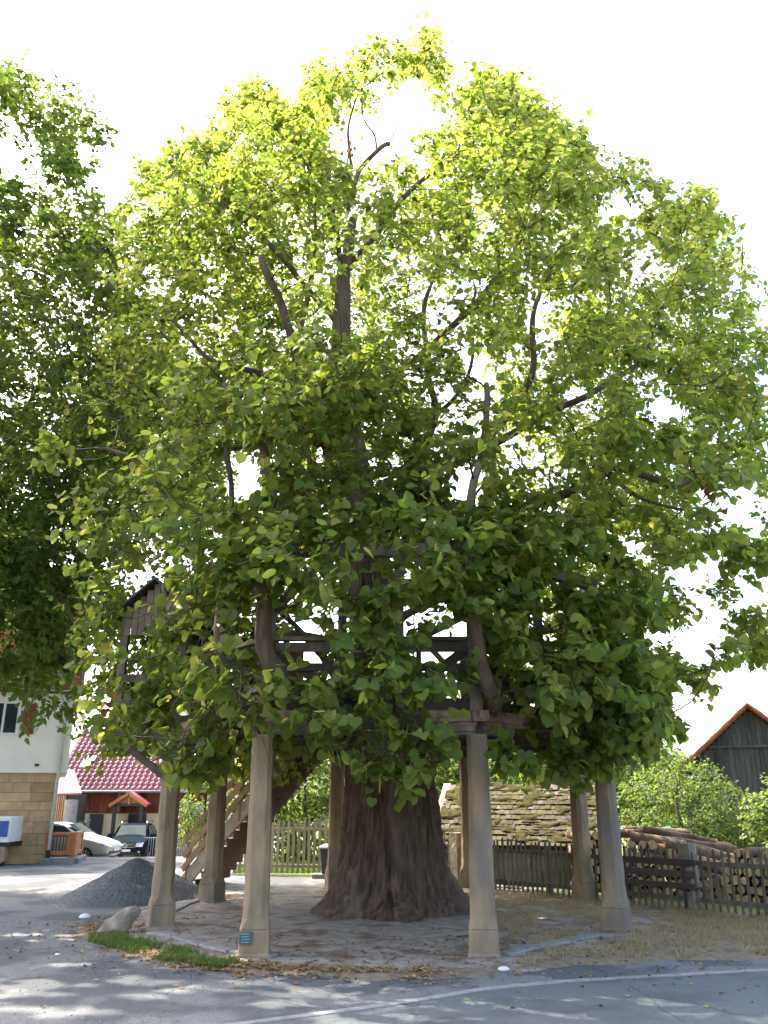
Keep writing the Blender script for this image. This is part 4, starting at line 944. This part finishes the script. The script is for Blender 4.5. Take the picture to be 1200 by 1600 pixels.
for s_ in (1, -1):
    MB().prism([fr @ Vector(p) for p in ((2.14,s_*.46,.70),(2.10,s_*.76,.70),(1.98,s_*.80,.88),(2.08,s_*.5,.86))], fr.to_3x3() @ Vector((.08,0,.02))).build('headlight', M['lamp'], t)
    B(fr, (.85, s_*1.0, 1.15), (.14,.22,.18), 'mirror', M['slate_car'], t, bevel=.04)
    MB().tube([fr @ Vector(p) for p in ((-1.5,s_*.60,1.68),(-1.3,s_*.61,1.76),(.1,s_*.61,1.76),(.35,s_*.60,1.66))], .025, 6).build('roof_rail', M['chrome'], t, True)
    MB().tube([fr @ Vector((2.16, s_*.62, .47)), fr @ Vector((2.2, s_*.62, .47))], .06, 12).build('fog_lamp', M['lamp'], t)
gr = B(fr, (2.17, 0, .76), (.06, .92, .17), 'grille', M['black'], t)
for q in range(3): B(fr, (2.205, 0, .70+q*.06), (.02, .9, .022), 'grille_bar', M['chrome'], gr)
em = MB().tube([fr @ Vector((2.235, .095*math.cos(a), .77+.095*math.sin(a))) for a in np.linspace(0, 2*math.pi, 25)], .012, 6).build('emblem', M['chrome'], gr)
for pts in (((-.05,.085),(0,.005),(.05,.085)), ((-.085,.03),(-.04,-.08),(0,-.01),(.04,-.08),(.085,.03))):
    MB().tube([fr @ Vector((2.235, y, .77+z)) for y, z in pts], .01, 5).build('emblem_stroke', M['chrome'], em)
B(fr, (2.2, 0, .42), (.06, 1.3, .13), 'lower_intake', M['black'], t); B(fr, (2.245, 0, .56), (.02, .52, .11), 'number_plate', M['plate'], t)

# ------------------------------------------------------------------ orange stained balustrade on stone slabs
q0 = at(70, 1346, 28.6); q1 = at(113, 1346, 28.6); q2 = at(124, 1343, 30.0); q0.z = q1.z = q2.z = 0
bal = thing('orange_balustrade', q1, 'orange stained wooden balustrade with dark bars on stone slabs', 'railing')
for a, b in ((q0, q1), (q1, q2)):
    d = (b-a); Ld = d.length; d.normalize()
    MB().beam(a-d*.1+up*.06, b+d*.1+up*.06, .4, .22).build('stone_slab', M['kerb'], bal, bevel=.02)
    for z, h in ((.30, .1), (.88, .09)): MB().beam(a+up*z, b+up*z, .09, h).build('rail', M['orange_wood'], bal)
    if (a-q0).length < .01:
        for k in range(1, 7): MB().beam(a+d*Ld*k/8.5+up*.3, a+d*Ld*k/8.5+up*.88, .02, .02).build('bar', M['black'], bal)
        MB().beam(a+d*Ld*.86+up*.34, a+d*Ld*.86+up*.86, Ld*.26, .03, up=(d.y,-d.x,0)).build('panel', M['orange_wood'], bal)
    else:
        for k in range(5): MB().beam(a+d*Ld*(k+.5)/5+up*.34, a+d*Ld*(k+.5)/5+up*.86, Ld/5-.015, .03, up=(d.y,-d.x,0)).build('panel_board', M['orange_wood'], bal)
for p in (q0, q1, q2): MB().beam(p+up*.1, p+up*.93, .1, .1).build('post', M['orange_wood'], bal)

# ------------------------------------------------------------------ small trailer at the edge of the picture
tb = gp(2, 1354); tr = thing('small_trailer', tb, 'small white trailer box with a blue panel beside the sandstone wall', 'trailer')
f3 = frame((tb.x-.75, tb.y, 0), (1, 0))
B(f3, (0, .6, 1.05), (1.75, 1.2, .75), 'box_body', M['white'], tr, bevel=.03); B(f3, (.1, -.012, 1.07), (1.4, .02, .46), 'blue_panel', M['blue'], tr)
B(f3, (0, .6, .62), (1.85, 1.25, .12), 'chassis', M['black'], tr); B(f3, (.55, .1, .35), (.5, .25, .45), 'tool_box', M['tan_board'], tr)
for s_ in (-.5, .6): wheel(tr, f3, (s_, .12, .17), .19, .16, -1)

# ------------------------------------------------------------------ picket fences
def fence(name, label, pts, h, sp, pw, mtl, posts, th=.02, lean=.02, pm=None):
    f = thing(name, pts[0], label, 'fence'); 
    pk = []
    for k in range(3):
        mb = MB(); hh = 1+.02*(k-1); w = pw/2
        mb.prism([(-w,0,0),(w,0,0),(w,0,hh-.04),(0,0,hh),(-w,0,hh-.04)], (0,th,0)); pk.append(mb.mesh('picket', mtl))
    for a, b in zip(pts[:-1], pts[1:]):
        d = b-a; L = d.length; d.normalize(); nrm = Vector((d.y, -d.x, 0)); nrm = nrm if nrm.y < 0 else -nrm
        for z in (.22, h-.26): MB().beam(a-nrm*.035+up*z, b-nrm*.035+up*z, .045, .08).build('rail', mtl, f)
        n = int(L/sp); rotm = frame((0,0,0), (d.x, d.y))
        for i in range(n):
            p = a+d*(i+.5)*L/n+nrm*.012
            piece('picket', random.choice(pk), Matrix.Translation(p+up*.04) @ rotm @ Matrix.Rotation(random.gauss(0, lean), 4, 'Y') @ Matrix.Diagonal((1,1,(h-.04)*random.uniform(.97,1.03),1)), f)
    for p, w, hh, m in posts: MB().box(p+up*(hh/2-.05), (w, w, hh+.1), Matrix.Rotation(R(35), 3, 'Z')).build('post', m, f, bevel=.015)
    return f
fa, fb, fc = gp(718,1386), gp(860,1402), gp(1205,1438); fd = fc+(fc-fb).normalized()*5; fe = gp(676, 1381)
fence('dark_picket_fence', 'dark weathered picket fence in front of the log pile', [fe, fa, fb, fc, fd], 1.12, .135, .05, M['picket_d'],
      [(fa+Vector((0,.1,0)), .3, 1.2, M['boulder']), (gp(1082,1426)+Vector((.08,.14,0)), .24, 1.2, M['boulder']), (fb+Vector((0,.1,0)), .1, 1.0, M['picket_d']), (fd, .2, 1.1, M['boulder'])])
ga_, gb_ = gp(395, 1366), gp(545, 1368)
fence('pale_picket_fence', 'pale yellowish picket fence before the sunlit shrubs', [ga_+Vector((-1.2,.1,0)), ga_, gb_, gb_+Vector((2.6,-.6,0))], 1.42, .142, .075, M['picket_l'], [(gb_+Vector((0,.1,0)), .12, 1.4, M['picket_l'])], lean=.008)
# ------------------------------------------------------------------ litter bin
bp = gp(512, 1372); bn = thing('litter_bin', bp, 'grey litter bin with pale lid beside the brown pillar', 'bin')
B(frame(bp, (1,0)), (-.05, 0, .05), (.7, .4, .12), 'stone_base', M['kerb'], bn, bevel=.02)
MB().loft([[bp+Vector((x*w, y*w, z)) for x, y in ((-1,-1),(1,-1),(1,1),(-1,1))] for w, z in ((.15,.1),(.2,.72),(.2,.74))]).build('bin_body', M['dkblue'], bn, bevel=.02)
MB().loft([[bp+Vector((x*w, y*w, z)) for x, y in ((-1,-1),(1,-1),(1,1),(-1,1))] for w, z in ((.235,.73),(.235,.77),(.12,.83))]).build('lid', M['zinc'], bn, bevel=.01)
# ------------------------------------------------------------------ bench with its back to the camera
be = gp(1076, 1426); fdv = (fc-fb).normalized(); fn = Vector((fdv.y, -fdv.x, 0)); fn = fn if fn.y < 0 else -fn
b0, b1 = be-fdv*1.75, be+fdv*.22; bnch = thing('wooden_bench', be, 'dark wooden slat bench standing against the picket fence', 'bench')
for z, off, hh in ((.86,-.02,.12),(.66,.02,.12),(.46,.06,.10)):
    MB().beam(b0+fn*off+up*z, b1+fn*off+up*z, .035, hh).build('back_slat', M['bench_w'], bnch, bevel=.006)
for k in range(4): MB().beam(b0-fn*(.06+.11*k)+up*.43, b1-fn*(.06+.11*k)+up*.43, .09, .035).build('seat_slat', M['bench_w'], bnch, bevel=.006)
for q in (be, be-fdv*1.45):
    MB().beam(q+fn*.05-up*.03, q+fn*.02+up*.92, .045, .05).build('leg', M['black'], bnch)
    MB().beam(q-fn*.4-up*.03, q-fn*.4+up*.4, .045, .05).build('leg', M['black'], bnch); MB().beam(q+fn*.03+up*.39, q-fn*.46+up*.39, .045, .05).build('seat_support', M['black'], bnch)
# ------------------------------------------------------------------ mossy cellar shed
e0, e1 = at(676, 1316, 22.6), at(946, 1322, 21.3); e1.z = e0.z; exd = (e1-e0); LW = exd.length; exd.normalize(); inn = Vector((-exd.y, exd.x, 0)); inn = inn if inn.y > 0 else -inn
sh = thing('mossy_shed', Vector((e0.x, e0.y, 0)), 'low cellar shed with mossy clay tile roof behind the fence', 'shed')
rise = 1.4; runl = 1.95; eys = (inn*runl+up*rise).normalized(); rls = math.hypot(runl, rise)
for a, b in ((e0+exd*.2+inn*.25, e1-exd*.1+inn*.25),):
    MB().prism([a-up*(a.z+.1), b-up*(b.z+.1), b-up*.02, a-up*.02], inn*.25).build('front_wall', M['lime'], sh)
    nst = int((b-a).length/.42)
    for r_ in range(3):
        for k in range(nst):
            c = a+exd*((b-a).length*(k+.5+(.3 if r_ % 2 else 0))/nst*.95)-inn*.02; MB().box((c.x, c.y, .17+.3*r_), (.40, .09, .28), frame((0,0,0), (exd.x, exd.y)).to_3x3()).build('wall_stone', M['lime'], sh)
MB().prism([e0-up*.06, e1-up*.06, e1-up*.06+eys*rls, e0-up*.06+eys*rls], up*-.08).build('roof_deck', M['dark_wood'], sh)
MB().prism([e0+inn*runl*2, e1+inn*runl*2, e1-up*.06+eys*rls, e0-up*.06+eys*rls], up*-.08).build('roof_slope', M['moss_tile'], sh)
MB().prism([e0+exd*.12-up*e0.z, e0+exd*.12+inn*runl*2-up*e0.z, e0+exd*.12+inn*runl*2-up*.1, e0+exd*.12+eys*(rls-.1)-up*.1, e0+exd*.12-up*.1], exd*.15).build('gable_wall', M['lime'], sh)
MB().beam(e0-exd*.05-eys*.1, e0-exd*.05+eys*rls, .2, .08, up=eys.cross(exd)*-1).build('verge', M['lime'], sh)
Ms = tiled(sh, None, e0-eys*.1, exd, eys, int(LW/.14)+0, int(rls/.2), .14, .2, .012, 'brick')
pieces('roof_tile', flat_tile(M['moss_tile'], .14, .28), Ms, sh)
# moss cushions on the tiles
gxm, gym = np.meshgrid(np.arange(0, LW, .045), np.arange(0, rls, .045)); nzv = exd.cross(eys)
ms = fbm(np.stack([gxm*2.2, gym*5.5, gxm*0], -1), 4, 31); hgt = np.clip((ms-.47-.05*(gym < rls*.35)+.05*np.clip(gym/rls-.4, 0, 1))*.5, -.05, .05)
Pm = np.array(e0)+gxm[..., None]*np.array(exd)+gym[..., None]*np.array(eys)+(hgt+.045)[..., None]*np.array(nzv)
idm = np.arange(gxm.size).reshape(gxm.shape); Fm = np.stack([idm[:-1,:-1], idm[:-1,1:], idm[1:,1:], idm[1:,:-1]], -1).reshape(-1, 4); Fm = Fm[(hgt.ravel()[Fm] > 0).any(1)]
link('roof_moss', np_mesh('roof_moss', Pm.reshape(-1, 3), Fm, M['moss'], True), sh, kind='stuff')
# ------------------------------------------------------------------ log pile
def log(a, b, r, lab, grp):
    a, b = Vector(a), Vector(b); t = thing('log', Vector((min(a.x,b.x), a.y, min(a.z, b.z)-r)), lab, 'log', grp); pts = [a.lerp(b, k/6) for k in range(7)]
    for k in range(1, 6): pts[k] += Vector((random.uniform(-.012,.012), random.uniform(-.012,.012), random.uniform(-.012,.012)))
    MB().tube(pts, [r*random.uniform(.94,1.05) for _ in pts], 12, cap=False).build('bark', M['log_bark'], t, True)
    d = (b-a).normalized()
    for p, s_ in ((a, -1), (b, 1)):
        MB().tube([p-d*s_*.03, p+d*s_*.006], [r*.96, r*.93], 12).build('cut_end', M['log_end'], t)
lgd = Vector((.82, -.57, 0)).normalized(); lgo = Vector((-lgd.y, lgd.x, 0))     # long logs, parallel to the fence
LAB1 = 'small round log stacked with its cut end showing behind the bench'
pile0 = at(958, 1345, 19.6); pile0.z = 0; cd = Vector((-.30, -.95, 0)); cs = Vector((.95, -.30, 0))
for row in range(6):
    for k in range(11-row):
        r_ = random.uniform(.065, .125); p = pile0+cs*(k*.215+row*.09+random.uniform(-.03,.03))+up*(.12+row*.185+random.uniform(-.025,.025))+cd*random.uniform(-.22,.12)
        log(p, p-cd*random.uniform(1.3,1.7)+cs*random.uniform(-.12,.12)+up*random.uniform(-.03,.03), r_, LAB1, 'small logs in the stack')
LAB3L = 'long bark covered log lying slanted on top of the stack'
for ua, va, ub, vb, dd, r_ in ((1005,1297,1120,1318,20.2,.10),(985,1309,1150,1331,19.9,.13),(1040,1318,1148,1345,19.4,.14),(1030,1308,1140,1326,20.5,.11),(960,1302,1060,1306,20.7,.10),(1060,1338,1145,1362,19.0,.13),(1000,1322,1105,1340,19.6,.11),(975,1296,1080,1302,21.0,.09)):
    log(at(ua, va, dd), at(ub, vb, dd-.5+random.uniform(-.15,.15)), r_, LAB3L, 'long logs on the stack')
LAB2 = 'short split firewood log with pale cut end behind the fence'
fw0 = gp(1110, 1420)+Vector((.55,.75,0))
for r_ in range(6):
    for k in range(15):
        if r_ == 5 and k % 3 == 0: continue
        rad_ = random.uniform(.07, .105); p = fw0+fdv*(k*.2+(.1 if r_ % 2 else 0))+up*(.1+r_*.17)-fn*.2; q = p-fn*random.uniform(.8,1.0)+fdv*random.uniform(-.05,.05)
        log(p+fn*random.uniform(-.06,.06), q, rad_, LAB2, 'firewood logs behind the fence')
LAB3 = 'cut log at the end of the mossy shed roof'
fw1 = at(905, 1330, 20.6); fw1.z = 0
for r_ in range(7):
    for k in range(4):
        p = fw1+Vector((k*.2+(.1 if r_ % 2 else 0), -.05*k, .1+r_*.18)); log(p, p+Vector((random.uniform(-.05,.05), .8, 0)), random.uniform(.075,.105), LAB3, 'cut logs by the shed')
# teal tarpaulin behind the stack
tp = at(1000, 1296, 21.8); nt_ = 14; tv = []; 
for i in range(nt_+1):
    for j in range(7): tv.append((tp.x-.75+1.5*i/nt_, tp.y-.4+.8*j/6, tp.z+.06*math.sin(i*1.3+j)+.05*math.cos(j*2.1+i*.4)-.1*abs(j-3)/3))
M['tarp'] = mat('teal_tarpaulin', (.03,.16,.15), (.02,.12,.12), 6, .5)
MB().add(tv, [(i*7+j, (i+1)*7+j, (i+1)*7+j+1, i*7+j+1) for i in range(nt_) for j in range(6)]).build('tarpaulin', M['tarp'], label='teal tarpaulin crumpled on top of the log stack', cat='tarpaulin', smooth=True)
# ------------------------------------------------------------------ barn on the right
bd = 34.0; ap = at(1168, 1104, bd); el = at(1075, 1198, bd); bw = ap.x-el.x; slope = (ap.z-el.z)/bw
brn = thing('wooden_barn', Vector((ap.x, bd, 0)), 'blackened wooden barn gable with orange edged roof', 'barn')
eave = 2.9; hw = (ap.z-eave)/slope; 
MB().prism([(ap.x-hw+.1, bd+.05, -.1), (ap.x+hw-.1, bd+.05, -.1), (ap.x+hw-.1, bd+.05, eave), (ap.x, bd+.05, ap.z-.1), (ap.x-hw+.1, bd+.05, eave)], (0, 9, 0)).build('wall', M['dark_wood'], brn)
nb = int(2*hw/.19)
for i in range(nb):
    x = ap.x-hw+.1+(2*hw-.2)*(i+.5)/nb; zt_ = ap.z-abs(x-ap.x)*slope-.12; zm = at(1168, 1166, bd).z
    for z0, z1, off in ((1.15, min(zm, zt_), 0), (zm+.01, zt_, .05)):
        if z1-z0 > .05: MB().box((x, bd-.02-off-random.uniform(0,.012), (z0+z1)/2), ((2*hw-.2)/nb-.012, .03, z1-z0)).build('wall_board', M['barn'], brn)
MB().box((ap.x, bd-.08, zm), (2*(ap.z-zm)/slope-.3, .08, .09)).build('cross_beam', M['barn'], brn)
MB().box((ap.x-.9, bd-.06, .95), (1.7, .05, .36)).build('red_panel', M['shutter'], brn)
for s_ in (-1, 1):
    e = Vector((s_*(hw+.45), 0, -(hw+.45)*slope))
    MB().prism([(ap.x, bd-.35, ap.z+.05), (ap.x+e.x, bd-.35, ap.z+.05+e.z), (ap.x+e.x, bd+9.3, ap.z+.05+e.z), (ap.x, bd+9.3, ap.z+.05)], (0,0,-.12)).build('roof', M['tile_o'], brn)
    nv = int(e.length/.32)
    for k in range(nv): 
        p = Vector((ap.x, bd-.42, ap.z+.07))+e*((k+.5)/nv); MB().beam(p-e.normalized()*.17, p+e.normalized()*.17+up*.0, .2, .07+.02*(k % 2)).build('verge_tile', M['tile_o'], brn)
brn.rotation_euler = (0, 0, R(-23))
# ------------------------------------------------------------------ shrubs and trees behind the fences
def shrub(name, label, pxs, d, r, n, size, lm, seps=.38, cat='shrub', ntw=9, nlf=9, lo=.2, rad=(.35,.6)):
    c = at(pxs[0], pxs[1], d); C = ell(n, c, r, seps, lo, .15); base = Vector((c.x, c.y, 0))
    tree(name, label, base, [(c.x, c.y, -.05), (c.x+.05, c.y, c.z*.4), (c.x-.05, c.y+.05, c.z), (c.x, c.y, c.z+r[2]*.6)], .06+.02*c.z, C, rng.uniform(rad[0], rad[1], len(C)), np.array(c), ntw, nlf, size, lm, cat=cat)
shrub('fruit_tree', 'light green young fruit tree behind the log stack', (1062,1262), 25, (1.75,1.5,1.15), 80, .085, M['leaf3'], .33, 'tree')
shrub('fruit_tree', 'low light green bush beside the barn at the firewood', (1165,1310), 24, (1.3,1.2,1.0), 45, .085, M['leaf3'], .33, 'tree')
shrub('garden_tree', 'darker green tree between the fruit tree and the shed roof', (990,1215), 31, (1.9,1.8,2.1), 75, .12, M['leaf2'], .5, 'tree', rad=(.5,.8))
shrub('garden_tree', 'bright green tree at the frame edge before the barn', (1242,1282), 22, (.9,1.1,1.2), 45, .1, M['leaf3'], .4, 'tree')
shrub('garden_tree', 'leafy tree rising behind the mossy shed roof', (840,1205), 30, (3.6,2,1.7), 110, .13, M['leaf3'], .5, 'tree', rad=(.5,.8))
shrub('hedge_shrub', 'large dark green shrub behind the pale picket fence', (478,1250), 30, (2.4,1.6,2.5), 110, .13, M['leaf3'], .48, rad=(.5,.8))
shrub('hedge_shrub', 'broad shrub behind the pale fence partly hidden by the trunk', (640,1240), 31, (2.6,1.6,2.4), 90, .13, M['leaf2'], .5, rad=(.5,.8))
shrub('yellow_shrub', 'small sunlit yellow green shrub beside the staircase', (322,1262), 33, (1.0,.9,1.5), 42, .1, M['leaf3'], .4)
shrub('yellow_shrub', 'small sunlit yellow green shrub in front of the yellow house window', (127,1299), 42.5, (.3,.25,.45), 16, .07, M['leaf3'], .16, rad=(.18,.28))
# distant wooded rise that closes the horizon
nW = 2600; a = rng.uniform(-.75, .75, nW); dW = rng.uniform(85, 110, nW); PW_ = np.stack([np.tan(a)*dW, dW, rng.uniform(-1, 4.2, nW)*(1+.25*np.sin(a*23))], -1)
ps, a_, n_, s_, ti, A_2, B_2 = grow_leaves(PW_, rng.uniform(1.2, 2.0, nW), np.array([0, 100, 0]), 5, 6, .8)
link('far_wood', leaf_mesh('far_wood', ps, a_, n_, s_, ti, M['leaf2'], True), kind='stuff', label='distant belt of trees closing the horizon')
# ------------------------------------------------------------------ grasses and fallen leaves
M['straw'] = leaf_mat('straw_blade', [(0,(.30,.22,.12)),(.6,(.40,.31,.17)),(1,(.17,.19,.06))], [(0,(.3,.22,.1)),(.6,(.36,.28,.13)),(1,(.16,.2,.05))], .3, .8)
M['blade'] = leaf_mat('grass_blade', [(0,(.05,.10,.02)),(.6,(.075,.13,.03)),(1,(.17,.16,.06))], [(0,(.12,.24,.03)),(.6,(.16,.28,.04)),(1,(.3,.28,.1))], .35, .6)
def blades(name, P_, h, mtl, tint, label, wid=.006, lean=.6):
    n = len(P_); a = rng.uniform(0, 2*math.pi, n); w = np.stack([np.cos(a), np.sin(a), 0*a], -1)*wid*rng.uniform(.6, 1.4, n)[:, None]
    b = rng.uniform(0, 2*math.pi, n); ln = np.stack([np.cos(b), np.sin(b), 0*b], -1)*(rng.uniform(.1, 1, n)*lean*h)[:, None]; hz_ = np.stack([0*h, 0*h, h], -1)
    V = np.stack([P_-w, P_+w, P_+w*.7+ln*.35+hz_*.6, P_-w*.7+ln*.35+hz_*.6, P_+ln+hz_], 1); q = np.array([(0,1,2),(0,2,3),(3,2,4)])
    link(name, np_mesh(name, V.reshape(-1, 3), (q[None]+np.arange(n)[:, None, None]*5).reshape(-1, 3), mtl, False, {'tint': np.repeat(tint, 5)}), kind='stuff', label=label)
def scat(n, x0, x1, y0, y1, f, thr, nf=2.2, nthr=.45, seed=40):
    P_ = np.stack([rng.uniform(x0, x1, n), rng.uniform(y0, y1, n), np.zeros(n)], -1); k = (f(P_[:, 0], P_[:, 1]) > thr) & (fbm(P_*nf, 3, seed) > nthr+rng.normal(0, .05, n)); P_ = P_[k]; P_[:, 2] = .012; return P_
P_ = scat(170000, 1.4, 9, 11.2, 20.2, lambda x, y: np.minimum(in_dry(x, y), 9)+(fbm(np.stack([x, y, 0*x], -1)*1.1, 3, 51)-.5)*1.2, .12)
far = smooth(.2, 2.2, in_pad(P_[:, 0], P_[:, 1])*-1)
P_ = P_[rng.random(len(P_)) < .4+.6*far]; far = smooth(.2, 2.2, in_pad(P_[:, 0], P_[:, 1])*-1)
blades('dry_grass', P_, rng.uniform(.03, .12, len(P_)), M['straw'], np.clip(rng.normal(.4, .2, len(P_))+.35*far*rng.random(len(P_)), 0, 1), 'dry straw grass on the bank by the road', .005, 1.2)
in_green = seg_band([gp(165,1468), gp(215,1482), gp(280,1498), gp(335,1508)], .36)
P_ = scat(42000, -5.4, -1.6, 11.4, 15.4, in_green, .04, 3.5, .47)
blades('green_grass', P_, rng.uniform(.035, .11, len(P_)), M['blade'], np.clip(rng.normal(.45, .25, len(P_)), 0, 1), 'green grass tuft strip beside the yard', .006, .9)
P_ = scat(16000, -5.4, 1.2, 11.2, 15.6, in_strip, .1, 3.0, .5)
blades('sparse_grass', P_, rng.uniform(.02, .05, len(P_)), M['straw'], np.clip(rng.normal(.6, .3, len(P_)), 0, 1), 'sparse short dry grass around the dirt circle', .005, 1.0)
P_ = scat(30000, -4.2, 3.4, 24.6, 27.5, lambda x, y: y-24.8, .2, 2.0, .35); blades('lawn_grass', P_, rng.uniform(.05, .14, len(P_)), M['blade'], np.clip(rng.normal(.6, .25, len(P_)), 0, 1), 'tall lawn grass behind the pale fence', .008, .8)
M['litter'] = leaf_mat('fallen_leaf', [(0,(.28,.17,.07)),(.4,(.20,.09,.04)),(.7,(.34,.27,.09)),(1,(.16,.06,.03))], [(0,(.2,.12,.04)),(1,(.15,.06,.02))], .15, .8)
lp = []
sp_ = [gp(140,1446), gp(170,1468), gp(220,1488), gp(280,1504), gp(345,1514), gp(420,1518), gp(560,1522), gp(700,1524)]
def on_strip():
    k = rng.integers(0, len(sp_)-1); q = sp_[k].lerp(sp_[k+1], rng.random()); return q.x+rng.normal(0, .16), q.y+rng.normal(0, .2)
for n_, f in ((380, lambda: (rng.normal(-2.6, 1.8), rng.normal(12.9, .6))), (1500, lambda: on_strip()), (260, lambda: (rng.uniform(-5.5, 6.5), rng.uniform(8.3, 20))), (800, lambda: (rng.normal(2.2, 1.7), rng.normal(13.0, 1.3))), (500, lambda: (rng.normal(-4.2, .8), rng.normal(15.0, 1.0)))):
    for _ in range(n_):
        x, y = f()
        if y > 7.5: lp.append((x, y, .045 if in_pad(x, y) > .1 or in_dry(x, y) > .1 or in_strip(np.array(x), np.array(y)) > .1 else .014))
lp = np.array(lp); nl = len(lp); aa = rng.uniform(0, 2*math.pi, nl)
link('fallen_leaves', leaf_mesh('fallen_leaves', lp, np.stack([np.cos(aa), np.sin(aa), rng.normal(0, .12, nl)], -1), np.array([0,0,1.])+rng.normal(0, .22, (nl, 3)), rng.uniform(.025, .07, nl), rng.random(nl), M['litter'], True), kind='stuff', label='fallen brown and yellow leaves on the ground')
# small pale stones on the gravel
for px, py, r_ in ((372,1516-60,.0),(787,1516,.06),(133,1434,.09),(90,1492,.03)):
    if r_ > 0:
        c = gp(px, py); secs = [[c+Vector((math.cos(a)*r_*w*1.3, math.sin(a)*r_*w*.9, zz*r_))*1 for a in np.linspace(0, 2*math.pi, 9, endpoint=False)] for w, zz in ((.8,-.2),(1,.2),(.7,.6),(.2,.75))]
        MB().loft(secs).build('pale_stone', M['white'], smooth=True, label={.06:'small white stone by the verge at the tan pillar',.09:'white stone lying on the yard beside the grit heap',.03:'tiny pale pebble on the yard asphalt'}[r_], cat='stone')
